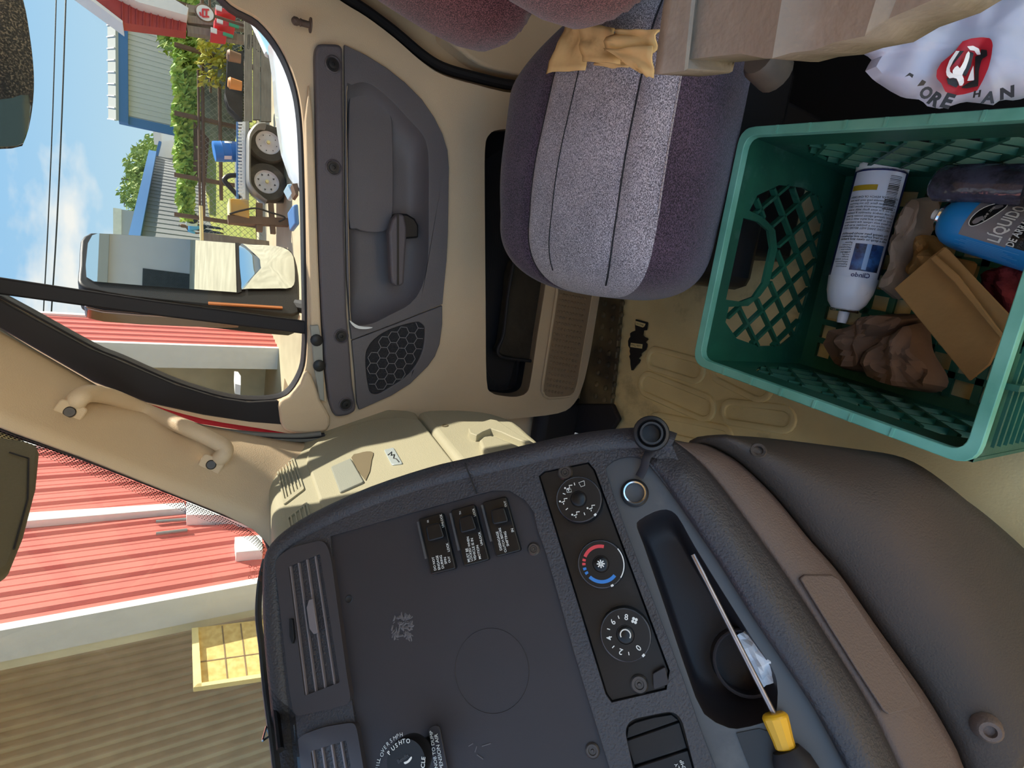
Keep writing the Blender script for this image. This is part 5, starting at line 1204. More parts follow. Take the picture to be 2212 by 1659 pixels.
for ch, c_, an, sz in [('O', (868, 1270), 40, 150), ('R', (985, 1365), 28, 150), ('E', (1140, 1400), 14, 130), ('H', (1555, 1275), -8, 100), ('A', (1710, 1310), 0, 190), ('N', (1955, 1245), -14, 200)]:
    a = radians(an); dx, dy = cos(a), sin(a); h_ = sz / 2
    p0, p1 = (c_[0] - dx * h_ + dy * h_ * -.9, c_[1] - dy * h_ + dx * h_ * .9), (c_[0] + dx * h_ - dy * h_ * .9, c_[1] + dy * h_ + dx * h_ * .9)
    text(ch, on_bag(p0, .008), on_bag(p1, .008), BP.n, K, wb, 'letter', bold=.05)
# ================================================================== outside
GZ = -1.25
M['concrete'] = mat('pale_concrete', srgb(196, 186, 158), .85, .2, col2=srgb(168, 158, 132), vscale=.8, bump=.3, bscale=8)
M['grass'] = mat('dry_grass', srgb(160, 160, 86), .95, .1, col2=srgb(126, 138, 66), vscale=1.2, bump=.6, bscale=20)
g = MB().aabb(-40, 60, -60, 40, GZ - .1, GZ).build('ground', M['concrete'], None, loc=(0, 0, GZ)); tag(g, kind='structure')
gl0 = EYE + FH * 17.5; gq = [gl0 + LH * 9, gl0 - LH * 16, gl0 - LH * 22 + FH * 26, gl0 + LH * 9 + FH * 26]
gr = MB().prism([V((p.x, p.y, GZ + .02)) for p in gq], (0, 0, -.05)).build('lawn', M['grass'], None); tag(gr, kind='structure')

# ------------------------------------------------------------------ red steel building ahead of the truck
wn3 = -(FH + LH * 2.28).normalized()
RW = Plane(EYE + FH * 11.8, wn3); wdir = wn3.cross(ZZ).normalized()
if wdir.dot(LH) < 0: wdir = -wdir                                    # runs to the left, towards the truck's front
W0 = EYE + FH * 11.8; W0 = V((W0.x, W0.y, 0))
sW = lambda x, y: (RW(x, y) - W0).dot(wdir)
PW = lambda s, z, d=0: W0 + wdir * s + ZZ * z + wn3 * d
M['red_steel'] = mat('red_steel_siding', srgb(216, 122, 112), .5, .4, var=.04, vscale=2)
M['trim_white'] = mat('white_steel_trim', srgb(222, 224, 222), .5, .4, var=.03)
M['olive_sheet'] = mat('olive_grey_sheet', srgb(226, 220, 190), .6, .3, var=.08, vscale=3)
M['bay_dark'] = mat('dark_bay_floor', srgb(140, 122, 98), .9, .1, var=.2, vscale=3)
rb = thing('red_building', PW(0, GZ), 'red steel building with white trim and open bays ahead of the truck', 'building')
TOP = 5.2
def wall_box(s0, s1, z0, z1, d0, d1, name, m_, parent=rb):
    return MB().prism([PW(s0, z0, d0), PW(s1, z0, d0), PW(s1, z1, d0), PW(s0, z1, d0)], wn3 * (d1 - d0)).build(name, M[m_], parent)
sa, sb_, sc_, sd_2 = sW(400, 697), sW(400, 746), sW(100, 968), sW(280, 1304)
def ribs(s0, s1, parent):
    s = s0 + .16
    while s < s1 - .05:
        q = [PW(s - .045, GZ, 0), PW(s - .018, GZ, .035), PW(s + .018, GZ, .035), PW(s + .045, GZ, 0)]
        MB().prism(q, ZZ * (TOP - GZ)).build('rib', M['red_steel'], parent, smooth_=0); s += .305
    mr = MB(); s = s0 + .16
    while s < s1 - .2:
        for o in (.10, .205): mr.prism([PW(s + o - .012, GZ, 0), PW(s + o, GZ, .008), PW(s + o + .012, GZ, 0)], ZZ * (TOP - GZ))
        s += .305
    tag(mr.build('minor_ribs', M['red_steel'], parent, smooth_=0), kind='stuff')
p1 = wall_box(sa, sb_, GZ, TOP, 0, -.15, 'wall_panel', 'red_steel'); ribs(sa, sb_, p1)
p2 = wall_box(sc_, sd_2, GZ, TOP, 0, -.15, 'wall_panel', 'red_steel'); ribs(sc_, sd_2, p2)
wall_box(sa - .12, sa, GZ, TOP, .05, -.2, 'corner_trim', 'trim_white')
def depth_for(s, x, y):                                    # how deep a return must be for its back edge to show at that line
    lo_, hi_ = 0, 4
    for _ in range(40):
        m_ = (lo_ + hi_) / 2; p = PW(s, .9, -m_); dd = p - EYE; w = dd.dot(FW); yy = 829.5 - FPX * dd.dot(RT) / w
        if yy < y: lo_ = m_
        else: hi_ = m_
    return hi_
jw = .4
scr_y = lambda s, d: 829.5 - FPX * (PW(s, .9, d) - EYE).dot(RT) / (PW(s, .9, d) - EYE).dot(FW)
wall_box(sd_2, sd_2 + .09, GZ, TOP, .04, -.1, 'corner_trim', 'trim_white')
wall_box(sd_2 + .005, sd_2 + .085, GZ, TOP, -.1, -.34, 'door_jamb', 'trim_white')
wall_box(sd_2 - .05, sd_2 + .05, GZ, TOP, -.34, -.48, 'door_track', 'olive_sheet')
wall_box(sb_, sb_ + .10, GZ, TOP, .04, -.1, 'corner_trim', 'trim_white')
wall_box(sb_ + .005, sb_ + .095, GZ, TOP, -.1, -.5, 'door_jamb', 'trim_white')
wall_box(sc_ - .15, sc_, GZ, TOP, .05, -.2, 'corner_trim', 'trim_white')
# headers over the bays and roof, floor and back wall inside
for s0, s1 in ((sb_ + .1, sc_ - .15), (sd_2 + .1, sd_2 + 9)): wall_box(s0, s1, 3.4, TOP, 0, -.15, 'header', 'red_steel')
MB().prism([PW(sa, TOP, .4), PW(sd_2 + 9, TOP, .4), PW(sd_2 + 9, TOP + .4, -9), PW(sa, TOP + .4, -9)], (0, 0, .12)).build('roof', M['trim_white'], rb)
bw = thing('bay_back', PW(sd_2, GZ, -4), 'ribbed olive back wall inside the open bays', 'wall')
wall_box(sa, sd_2 + 12, GZ, TOP, -3.2, -3.3, 'sheet', 'olive_sheet', bw)
cs = MB(); s = sa
while s < sd_2 + 12:
    cs.prism([PW(s - .04, GZ + .7, -3.2), PW(s - .015, GZ + .7, -3.16), PW(s + .015, GZ + .7, -3.16), PW(s + .04, GZ + .7, -3.2)], ZZ * 5); s += .16
tag(cs.build('corrugations', M['olive_sheet'], bw, smooth_=0), kind='stuff')
wall_box(sa, sd_2 + 12, GZ, GZ + .72, -3.1, -3.2, 'base_strip', 'bay_dark', bw)
tag(MB().prism([PW(sW(400, 787), GZ + .012, -.3), PW(sd_2 + 9, GZ + .012, -.3), PW(sd_2 + 9, GZ + .012, -3.2), PW(sW(400, 787), GZ + .012, -3.2)], (0, 0, -.03)).build('bay_floor', M['bay_dark'], None), kind='structure')
wall_box(sa - .1, sa, GZ, TOP, -.2, -3.3, 'side_sheet', 'olive_sheet', bw)
# downspout, boxes and conduits on the red wall
def on_wall(px0, px1, d0, d1, name, m_, parent, label=None, cat=None):
    q = [RW(*p, d1) for p in px0]; return MB().prism(q, wn3 * (d0 - d1)).build(name, M[m_], parent, bevel=.005)
ds_ = on_wall([(-200, 1128), (41, 1108), (398, 1085), (402, 1097), (41, 1127), (-200, 1150)], None, 0, .10, 'downspout', 'trim_white', None); tag(ds_, 'white square downspout running down the red wall', 'pipe')
bx = on_wall([(402, 1083), (470, 1080), (600, 1096), (600, 1124), (470, 1112), (403, 1112)], None, 0, .16, 'junction_box', 'trim_white', None); tag(bx, 'large white metal box below the downspout on the red wall', 'box')
b2 = on_wall([(507, 1160), (566, 1155), (568, 1188), (510, 1193)], None, 0, .14, 'junction_box', 'trim_white', None); tag(b2, 'small white metal box on the red wall above the dash', 'box')
M['galv'] = mat('galvanised_pipe', srgb(150, 150, 146), .4, .5, metal=.5)
for i, (a, b) in enumerate([((337, 1127), (402, 1122)), ((337, 1153), (405, 1145))]):
    tag(MB().tube([RW(*a, .04), RW(*b, .04)], .022, 10).build('conduit', M['galv'], None), ['upper grey conduit stub on the red wall', 'lower grey conduit stub on the red wall'][i], 'pipe', 'conduits on the red wall')
tag(MB().prism([RW(x, y, .3) for x, y in [(506, 802), (508, 829), (520, 832), (520, 812), (514, 803)]], wn3 * -.2).build('wall_lamp', M['trim_white'], None), 'small pale lamp box in the bay seen through the door window', 'lamp')
# sheet of chipboard leaning in the near bay
M['osb'] = mat('chipboard', srgb(232, 206, 140), .85, .15, col2=srgb(206, 176, 110), vscale=18)
M['pine'] = mat('pine_batten', srgb(238, 222, 160), .8, .2, var=.06, vscale=6)
PL = RW.up(-.35)
pb = thing('chipboard_panel', PL(567, 1400) , 'yellow chipboard panel with pine battens leaning in the open bay', 'board')
q = [PL(x, y) for x, y in [(414, 1357), (640, 1330), (640, 1452), (418, 1485)]]
MB().prism(q, wn3 * -.03).build('sheet', M['osb'], pb)
MB().prism([PL(x, y, .05) for x, y in [(414, 1357), (428, 1355), (436, 1482), (418, 1485)]], wn3 * -.06).build('top_batten', M['pine'], pb)
MB().prism([PL(x, y, .05) for x, y in [(428, 1476), (640, 1443), (640, 1452), (418, 1485)]], wn3 * -.06).build('side_batten', M['pine'], pb)
for a, b in [((480, 1352), (492, 1474)), ((520, 1347), (534, 1467)), ((430, 1430), (640, 1400))]: MB().bar(PL(*a, .002), PL(*b, .002), .012, .004, wn3).build('joint', M['bay_dark'], pb)

# ------------------------------------------------------------------ grey building and its neighbours across the yard
M['grey_steel'] = mat('grey_steel_siding', srgb(206, 203, 200), .6, .3, var=.03, vscale=1)
M['grey_steel2'] = mat('mid_grey_steel_siding', srgb(140, 143, 146), .6, .3, var=.03, vscale=1)
M['blue_trim'] = mat('blue_steel_trim', srgb(70, 116, 170), .5, .4)
M['pale_roof'] = mat('pale_steel_roof', srgb(168, 168, 158), .5, .4)
def block(name, label, quad_top, depth, a0, a1, mwall, trim=None, cat='building'):
    """a box-shaped building: two top corners of its near face in the photograph"""
    (xa, ya), (xb, yb) = quad_top; A, B = far(xa, ya, a0), far(xb, yb, a1); t_ = thing(name, V((A.x, A.y, GZ)), label, cat)
    vd = (B + A) / 2 - EYE; vd = V(((B if B.dot(LH) > A.dot(LH) else A) - EYE)); vd.z = 0; bk2 = vd.normalized() * depth; A0, B0 = V((A.x, A.y, GZ)), V((B.x, B.y, GZ))
    MB().prism([A0, B0, B, A], bk2).build('wall', M[mwall], t_)
    return t_, A, B
t_, A, B = block('grey_building', 'tall grey steel building with a pale roof and blue trim beyond the vines', [(276, -60), (278, 271)], 12, 36, 36, 'grey_steel')
nrm = (B - A).cross(ZZ).normalized(); nrm = nrm if nrm.dot(FH) < 0 else -nrm
MB().prism([A + nrm * .3, B + nrm * .3, B + nrm * .3 + ZZ * .42, A + nrm * .3 + ZZ * .42], nrm * -.4).build('eave', M['blue_trim'], t_)
rA, rB = far(236, -70, 42), far(239, 258, 42)
MB().prism([A + nrm * .35 + ZZ * .42, B + nrm * .35 + ZZ * .42, rB, rA], (0, 0, .12)).build('roof', M['pale_roof'], t_)
for i in range(14):
    k_ = i / 13; MB().bar((A + nrm * .35 + ZZ * .55).lerp(B + nrm * .35 + ZZ * .55, k_), (rA + ZZ * .12).lerp(rB + ZZ * .12, k_), .06, .12).build('roof_seam', M['grey_steel'], t_)
MB().prism([B + nrm * .1, B + nrm * .1 - (B - A).normalized() * .45, V((B.x, B.y, GZ)) + nrm * .1 - (B - A).normalized() * .45, V((B.x, B.y, GZ)) + nrm * .1], nrm * -.2).build('corner_trim', M['blue_trim'], t_)
for i in range(30): MB().bar(A.lerp(B, i / 30) + nrm * .02, V((A.x, A.y, GZ)).lerp(V((B.x, B.y, GZ)), i / 30) + nrm * .02, .05, .05, nrm).build('wall_rib', M['grey_steel'], t_)
t2, A, B = block('long_grey_building', 'long low grey steel building with blue eaves behind the fence', [(338, 338), (300, 545)], 14, 52, 33, 'grey_steel2')
n2 = (B - A).cross(ZZ).normalized(); n2 = n2 if n2.dot(FH) < 0 else -n2
MB().prism([A + n2 * .4, B + n2 * .4, B + n2 * .4 + ZZ * .5, A + n2 * .4 + ZZ * .5], n2 * -.5).build('eave', M['blue_trim'], t2)
for i in range(26): MB().bar(A.lerp(B, i / 26) + n2 * .02, V((A.x, A.y, GZ)).lerp(V((B.x, B.y, GZ)), i / 26) + n2 * .02, .05, .05, n2).build('wall_rib', M['grey_steel2'], t2)
gq = [far(x, y, 53) for x, y in [(338, 340), (345, 306), (392, 300), (440, 345)]]; MB().prism(gq, FH * 3).build('gable', M['trim_white'], t2)
MB().prism([far(x, y, 52) for x, y in [(334, 338), (343, 304), (349, 306), (340, 342)]], FH * .4).build('gable_trim', M['blue_trim'], t2)
t3, A, B = block('beige_building', 'small beige building on the skyline next to the mirror', [(260, 452), (260, 520)], 6, 70, 70, 'pale_roof')
MB().prism([A + ZZ * -.1 - FH * .2, B - FH * .2 + ZZ * -.1, B + ZZ * .6 - FH * .2, A + ZZ * .6 - FH * .2], FH * .3).build('parapet', M['olive_sheet'], t3)
t4, A, B = block('white_shed', 'white shed between the beige building and the blue eaves', [(290, 462), (290, 510)], 5, 62, 62, 'trim_white')
MB().prism([A - FH * .1, B - FH * .1, B - FH * .1 - ZZ * .5, A - FH * .1 - ZZ * .5], FH * .12).build('fascia', M['grey_steel'], t4)
t5, A, B = block('white_annexe', 'white annexe between the two grey buildings', [(330, 278), (333, 312)], 5, 58, 58, 'trim_white')
MB().prism([A - FH * .1, B - FH * .1, B - FH * .1 - ZZ * .6, A - FH * .1 - ZZ * .6], FH * .12).build('fascia', M['grey_steel'], t5)
for i, (x0, x1, y) in enumerate([(264, 312, 386), (260, 305, 434)]):
    a_, b_ = far(x0, y, 98 + 6 * i), far(x1 + 80, y + 3, 98 + 6 * i); t6 = thing('utility_pole', V((a_.x, a_.y, GZ)), ['utility pole rising above the trees, nearer the tall grey building', 'utility pole on the skyline, nearer the side mirror'][i], 'pole', 'utility poles')
    MB().tube([a_, V((a_.x, a_.y, GZ))], .16, 8).build('shaft', M['frame_grime'], t6); MB().bar(a_ - ZZ * .5 - LH * .8, a_ - ZZ * .5 + LH * .8, .12, .12).build('crossarm', M['frame_grime'], t6)
for i, pts in enumerate([[(123, -60), (114, 240), (104, 480), (93, 690), (88, 800)], [(144, -60), (134, 240), (123, 480), (110, 690), (104, 800)]]):
    tag(MB().tube(smooth([far(x, y, 30) for x, y in pts], 5, False), .028 if i else .022, 6).build('power_line', M['black'], None), ['upper thin power line across the sky', 'lower thicker power line across the sky'][i], 'cable', 'power lines')

# ------------------------------------------------------------------ foliage
def leafmat(name, c1, c2): 
    m = mat(name, c1, .6, .3, col2=c2, vscale=7); return m
M['leaf'] = leafmat('vine_leaves', srgb(196, 218, 112), srgb(120, 160, 66)); M['leaf2'] = leafmat('tree_leaves', srgb(176, 190, 100), srgb(110, 134, 60)); M['yellow_leaf'] = leafmat('yellowing_leaves', srgb(200, 190, 80), srgb(140, 150, 60))
def leaves(pts_fn, n, size, seed):
    random.seed(seed); mb = MB()
    for i in range(n):
        p = pts_fn(); a = V((random.gauss(0, 1), random.gauss(0, 1), random.gauss(0, 1))).normalized(); b = a.orthogonal().normalized(); c_ = a.cross(b); s = size * (.6 + .8 * random.random())
        mb.add([p - b * s, p + c_ * s * .45 + a * s * .1, p + b * s, p - c_ * s * .45 + a * s * .1], [(0, 1, 2, 3)])
    return mb
def hedge_pt():
    y = random.uniform(-90, 475); k_ = max(0, (y - 250) / 225); lo = 376 + 14 * k_ + 4 * sin(y * .07) + 5 * noise.noise(V((y * .05, 1, 1))); hi = 428 - 14 * k_ + 8 * noise.noise(V((y * .04, 5, 1)))
    t = random.random(); return far(lo + (hi - lo) * t, y, random.uniform(16.6, 17.6))
hd_ = thing('vine_hedge', far(420, 230, 17), 'green vines draped along the top of the yard fence', 'vines', kind='stuff')
leaves(hedge_pt, 9000, .11, 3).build('leaves', M['leaf'], hd_, smooth_=0)
MB().tube(smooth([far(x, y, 17.4) for x, y in [(408, -90), (409, 100), (407, 250), (404, 360), (404, 475)]], 4, False), [(.06, .16)] * 17, 8).build('stems', M['leaf2'], hd_, smooth_=60)
def yl(): 
    y = random.uniform(80, 190); x = random.uniform(430, 520) ; return far(x + 14 * noise.noise(V((y * .05, x * .05, 2))), y, random.uniform(15.7, 16.2))
wd_ = thing('weeds', far(500, 130, 16), 'yellowing weeds grown through the chain-link fence', 'weeds', kind='stuff')
leaves(yl, 420, .09, 5).build('leaves', M['yellow_leaf'], wd_, smooth_=0)
def tree(ctr_px, a, rx, rz, label, seed, n=1500, size=.35):
    c0 = far(*ctr_px, a); t_ = thing('tree', V((c0.x, c0.y, GZ)), label, 'tree', 'trees beyond the yard'); random.seed(seed)
    def f_():
        v = V((random.gauss(0, 1), random.gauss(0, 1), random.gauss(0, 1))).normalized() * random.random() ** .4; return c0 + V((v.x * rx, v.y * rx, v.z * rz)) * (1 + .3 * noise.noise(v * 2))
    leaves(f_, n, size, seed).build('crown', M['leaf2'], t_, smooth_=0); MB().tube([V((c0.x, c0.y, GZ)), c0], [.3, .15], 8).build('trunk', M['frame_grime'], t_)
tree((322, 372), 72, 3.2, 2.2, 'round green tree above the blue eaves, the one nearest the tall grey building', 11)
tree((314, 428), 82, 3.4, 2.8, 'green tree above the blue eaves beside the white shed', 12)
tree((332, 340), 90, 2.8, 2.0, 'small green tree rising behind the white gable', 13, 900)
tree((395, 40), 30, 1.9, 1.6, 'green tree behind the round sign in the top corner of the window', 14, 1600, .2)

# ------------------------------------------------------------------ steel fence with chain-link
M['rust'] = mat('rusty_steel', srgb(104, 84, 68), .75, .3, var=.15, vscale=6)
fc_ = thing('yard_fence', far(450, 240, 16.2), 'rusty steel pipe and chain-link fence under the vines', 'fence')
for (a, b, r_) in [((436, -60), (440, 470), .04), ((452, -60), (455, 200), .03), ((474, 182), (478, 432), .045), ((428, 150), (432, 470), .03)]:
    MB().tube([far(*a, 16.2), far(*b, 16.2)], r_, 8).build('rail', M['rust'], fc_)
for y in (20, 110, 255, 386, 470):
    p = far(425, y, 16.25); MB().bar(p + ZZ * .5, V((p.x, p.y, GZ)), .09, .09, FH).build('post', M['rust'], fc_)
wl = MB(); a_, b_ = far(430, -70, 16.3), far(430, 480, 16.3); u_ = (b_ - a_); Lf = u_.length; u_.normalize(); zt_, zb_ = a_.z, GZ
s = -2.5
while s < Lf:
    for d in (1, -1):
        p = a_ + u_ * s; p = V((p.x, p.y, zt_ if d > 0 else zb_)); q = p + u_ * (zt_ - zb_) + ZZ * ((zb_ - zt_) * d)
        wl.bar(p, q, .008, .008, FH)
    s += .16
tag(wl.build('chain_link', M['galv'], fc_, smooth_=0), kind='stuff')
tag(MB().prism([far(x, y, 19.5) for x, y in [(432, -60), (432, 258), (520, 258), (520, -60)]], FH * 2).build('scrap_heap', mat('dark_scrap', srgb(96, 100, 98), .8, .3, var=.5, vscale=2.5), None), 'dark heap of scrap behind the chain-link fence', 'scrap')
M['tarp'] = mat('black_tarp', srgb(58, 60, 60), .8, .2, var=.2, vscale=3)
tag(MB().prism([far(x, y, 16.6) for x, y in [(418, 262), (418, 380), (445, 400), (452, 300)]], FH * .05).build('steel_offcuts', M['rust'], None), 'rusty steel offcuts stacked behind the fence', 'scrap')
tag(MB().prism([far(x, y, 15.4) for x, y in [(492, 112), (490, 160), (486, 200), (494, 228), (515, 250), (524, 262), (526, 110)]], FH * .4).build('black_tarp', M['tarp'], None), 'black tarpaulin heaped on the trailer in front of the fence', 'tarpaulin')

# ------------------------------------------------------------------ flat trailer with two wheels on view
M['deck'] = mat('weathered_boards', srgb(132, 126, 114), .9, .1, var=.15, vscale=4, stretch=(1, 1, 6))
tl = thing('flat_trailer', onZ(620, 350, GZ), 'flat trailer with weathered side boards and white spoked wheels', 'trailer')
AT = 12.6
for (x0, x1, y0, y1) in [(528, 545, -60, 262), (547, 562, -60, 258), (564, 586, -60, 262)]:
    MB().prism([far(x0, y0, AT), far(x0, y1, AT), far(x1, y1, AT), far(x1, y0, AT)], FH * .06).build('side_board', M['deck'], tl)
MB().prism([far(x, y, AT - .1) for x, y in [(526, 262), (526, 430), (538, 432), (538, 262)]], FH * 1.8).build('deck_frame', M['galv'], tl)
M['tyre'] = mat('grey_tyre', srgb(66, 64, 60), .9, .1, dust=srgb(110, 104, 92), dlo=.45, dhi=.75, dscale=3)
M['wheel_white'] = mat('white_wheel', srgb(206, 200, 200), .5, .4, var=.05)
def wheel(px_, rpx, spokes):
    c0 = far(*px_, AT + .12); w = (c0 - EYE).dot(FW); R = rpx * w / FPX; ax = -FH
    ty = MB().lathe(c0, ax, [(R * .6, -.11), (R * .93, -.11), (R, -.06), (R, .05), (R * .94, .10), (R * .62, .105), (R * .58, .07)], 40, cap=False).build('tyre', M['tyre'], tl)
    rim = MB().lathe(c0, ax, [(R * .6, .10), (R * .585, .085), (R * .52, .05), (R * .3, .07), (R * .16, .09), (R * .14, .10), (0, .10)], 40, cap=False).build('wheel', M['wheel_white'], tl)
    e1 = LH; e2 = ZZ
    for q in range(8):
        a = 2 * pi * q / 8 + .2; d = e1 * cos(a) + e2 * sin(a); t2 = e2 * cos(a) - e1 * sin(a); p = c0 + d * R * .42 + ax * .078
        MB().prism([p + d * R * .05, p - d * R * .05 + t2 * R * .05, p - d * R * .05 - t2 * R * .05] if spokes else [p + d * R * .03, p + t2 * R * .03, p - d * R * .03, p - t2 * R * .03], ax * .008).build('wheel_hole', M['black'], rim)
    MB().lathe(c0, ax, [(R * .09, .10), (R * .09, .14), (R * .06, .15), (0, .15)], 14, cap=False).build('hub', M['pine'], rim)
wheel((575, 396), 41, True); wheel((578, 312), 41, False)
fd = Z1((1825, 840), (1760, 865), (1715, 905), (1690, 985), (1690, 1200), (1695, 1290), (1720, 1350), (1790, 1390))
zf = zoom(380, 240, 6.914)
fp = [far(*p, AT - .15) for p in zf((1330, 225), (1220, 235), (1130, 320), (1085, 430), (1080, 700), (1080, 1000), (1095, 1120), (1170, 1230), (1260, 1310), (1340, 1370))]
MB().tube(smooth(fp, 4, False), [(.05, .16)] * 37, 8, flat=ZZ).build('fender', M['galv'], tl)
MB().prism([far(*p, AT + .35) for p in zf((1330, 240), (1230, 250), (1100, 430), (1090, 1000), (1110, 1150), (1340, 1360), (1660, 1360), (1660, 240))], FH * .1).build('wheel_well', M['black'], tl)
# white ladder rack standing on the edge
for q in range(22):
    y = 266 + q * 7.2; MB().bar(far(514, y, AT - .12), far(526, y, AT - .12), .035, .03, FH).build('rack_slat', M['trim_white'], tl)
MB().bar(far(513, 264, AT - .1), far(513, 430, AT - .1), .04, .05, FH).build('rack_rail', M['blue_trim'], tl)
MB().bar(far(527, 264, AT - .1), far(527, 430, AT - .1), .05, .05, FH).build('rack_rail', M['trim_white'], tl)
MB().tube(smooth([far(*p, AT + .2) for p in zf((920, 960), (800, 965), (740, 1000), (740, 1060), (960, 1300))], 4, False), .05, 8).build('jack_handle', M['black'], tl)
for a, b, w in [((560, 440), (560, 500), .12), ((585, 440), (590, 505), .10), ((492, 475), (640, 482), .16)]: MB().bar(far(*a, AT - .2), far(*b, AT - .2), w, w).build('tongue', M['rust'], tl)
# blue drum
bd_ = thing('blue_drum', far(515, 327, AT + .5), 'blue plastic drum standing on the trailer', 'drum')
top, botm = far(462, 327, AT + .5), far(515, 328, AT + .5); Rb = 21 * ((top - EYE).dot(FW)) / FPX; hgt_ = (top - botm).length; axb = (top - botm).normalized()
MB().lathe(botm, axb, [(Rb * .95, 0), (Rb, .02), (Rb, hgt_ * .3), (Rb * 1.04, hgt_ * .33), (Rb, hgt_ * .36), (Rb, hgt_ * .64), (Rb * 1.04, hgt_ * .67), (Rb, hgt_ * .7), (Rb, hgt_ * .96), (Rb * .96, hgt_), (0, hgt_)], 30).build('drum', mat('blue_drum_plastic', srgb(20, 110, 190), .4, .5), bd_)
def drum_pt(an, h): return botm + axb * h + (-FH * cos(an) + LH * sin(an)) * (Rb * 1.05)
for s0, s1, h0, h1 in [(-1.0, -.55, .3, .6), (.75, 1.15, .3, .6)]: MB().grid([[drum_pt(s0 + (s1 - s0) * i / 5, hgt_ * h) for i in range(6)] for h in (h0, h1)]).build('label', M['white'], bd_)
cbx = thing('yellow_cabinet', far(540, 450, AT - .3), 'rust-stained yellow steel cabinet on the trailer tongue', 'cabinet')
MB().prism([far(*p, AT - .3) for p in zf((800, 1310), (850, 1300), (1090, 1330), (1100, 1600), (810, 1530))], FH * .5).build('body', mat('stained_yellow_steel', srgb(204, 156, 66), .7, .3, col2=srgb(160, 140, 104), vscale=3), cbx, bevel=.02)
MB().prism([far(*p, AT - .34) for p in zf((795, 1300), (815, 1300), (825, 1540), (805, 1535))], FH * .5).build('door_edge', M['pine'], cbx)
for i, (pts, r_, m_) in enumerate([(((800, 1540), (960, 1490), (1200, 1450), (1400, 1510), (1600, 1570), (1620, 1610), (1540, 1650)), .02, 'black')]):
    tag(MB().tube(smooth([far(*p, AT - .4) for p in zf(*pts)], 4, False), r_, 6).build('hose', M[m_], None), 'black hose draped over the yellow cabinet', 'hose')
tag(MB().prism([far(*p, 9.5) for p in zf((1740, 1400), (1830, 1380), (1850, 1700), (1780, 1690))], FH * .5).build('blue_bin', M['blue_trim'], None, bevel=.03), 'bright blue plastic bin on the ground beside the mirror', 'bin')
# two buckets
for i, (x, y, c_, lab_) in enumerate([(513, 127, srgb(150, 120, 96), 'tan bucket on the black tarpaulin'), (515, 186, srgb(224, 150, 84), 'orange bucket on the black tarpaulin')]):
    c0 = far(x + 7, y, 14.6); tag(MB().lathe(c0, (0, 0, 1), [(.11, 0), (.13, .24), (.14, .25), (.13, .26), (.1, .3), (0, .3)], 18).build('bucket', mat('bucket_plastic', c_, .5, .4), None), lab_, 'bucket', 'buckets on the trailer')
# air conditioning unit
ac = thing('outdoor_unit', far(425, 470, 24), 'grey outdoor air conditioning unit by the fence post', 'air conditioner')
MB().prism([far(*p, 24) for p in [(402, 458), (402, 482), (427, 484), (426, 459)]], FH * .4).build('case', M['grey_steel'], ac, bevel=.02)
MB().lathe(far(414, 471, 23.95), -FH, [(.22, 0), (.22, .03), (.17, .03), (.17, .0), (0, 0)], 24, cap=False).build('fan_ring', M['tarp'], ac)
pt = thing('timber_gate_post', far(440, 500, 15.2), 'timber gate post with a yellow pipe beside the mirror', 'post')
p = far(434, 512, 15.2); MB().bar(V((p.x, p.y, p.z)), V((p.x, p.y, GZ)), .2, .2, FH).build('post', M['deck'], pt); MB().tube([far(434, 445, 15.1), far(436, 520, 15.1)], .04, 8).build('pipe', M['pine'], pt)

# ------------------------------------------------------------------ person in a blue shirt far behind the fence
AP = 29; pc = far(392, 487, AP); pc = V((pc.x, pc.y, GZ))
ps = thing('person', pc, 'person in a light blue shirt standing beyond the fence', 'person')
def skin(name, chain, edges, rad, m_, parent):
    me = bpy.data.meshes.new(name); me.from_pydata([tuple(V(c_)) for c_ in chain], edges, []); o = bpy.data.objects.new(name, me); COL.objects.link(o); o.parent = parent; me.materials.append(m_)
    md = o.modifiers.new('skin', 'SKIN'); 
    for i, r_ in enumerate(rad): me.skin_vertices[0].data[i].radius = (r_, r_ * .8)
    me.skin_vertices[0].data[0].use_root = True
    o.modifiers.new('sub', 'SUBSURF').levels = 1; ORG[o.name] = org(parent); return o
lx = LH
J = [ZZ * .95, ZZ * 1.2, ZZ * 1.45 , ZZ * 1.55 + FH * .04, ZZ * 1.68 + FH * .06, ZZ * 1.8 + FH * .05, ZZ * 1.44 + lx * .2, ZZ * 1.15 + lx * .27, ZZ * .9 + lx * .25 - FH * .12, ZZ * 1.44 - lx * .2, ZZ * 1.15 - lx * .28, ZZ * .92 - lx * .24 - FH * .14, ZZ * .9 + lx * .1, ZZ * .5 + lx * .11, ZZ * .06 + lx * .11, ZZ * .9 - lx * .1, ZZ * .5 - lx * .11, ZZ * .06 - lx * .11, ZZ * .04 + lx * .11 + FH * .15, ZZ * .04 - lx * .11 + FH * .15]
E_ = [(0, 1), (1, 2), (2, 3), (3, 4), (4, 5), (2, 6), (6, 7), (7, 8), (2, 9), (9, 10), (10, 11), (0, 12), (12, 13), (13, 14), (0, 15), (15, 16), (16, 17), (14, 18), (17, 19)]
skin('body', J, E_, [.15, .15, .17, .06, .1, .07, .075, .055, .04, .075, .055, .04, .09, .07, .05, .09, .07, .05, .04, .04], mat('dark_skin_tone', srgb(120, 86, 66), .6, .3), ps)
skin('shirt', [J[0] * 1.0, J[1], J[2], J[6], J[7], J[9], J[10]], [(0, 1), (1, 2), (2, 3), (3, 4), (2, 5), (5, 6)], [.18, .18, .20, .10, .075, .10, .075], mat('light_blue_cotton', srgb(110, 170, 215), .8, .1), ps)
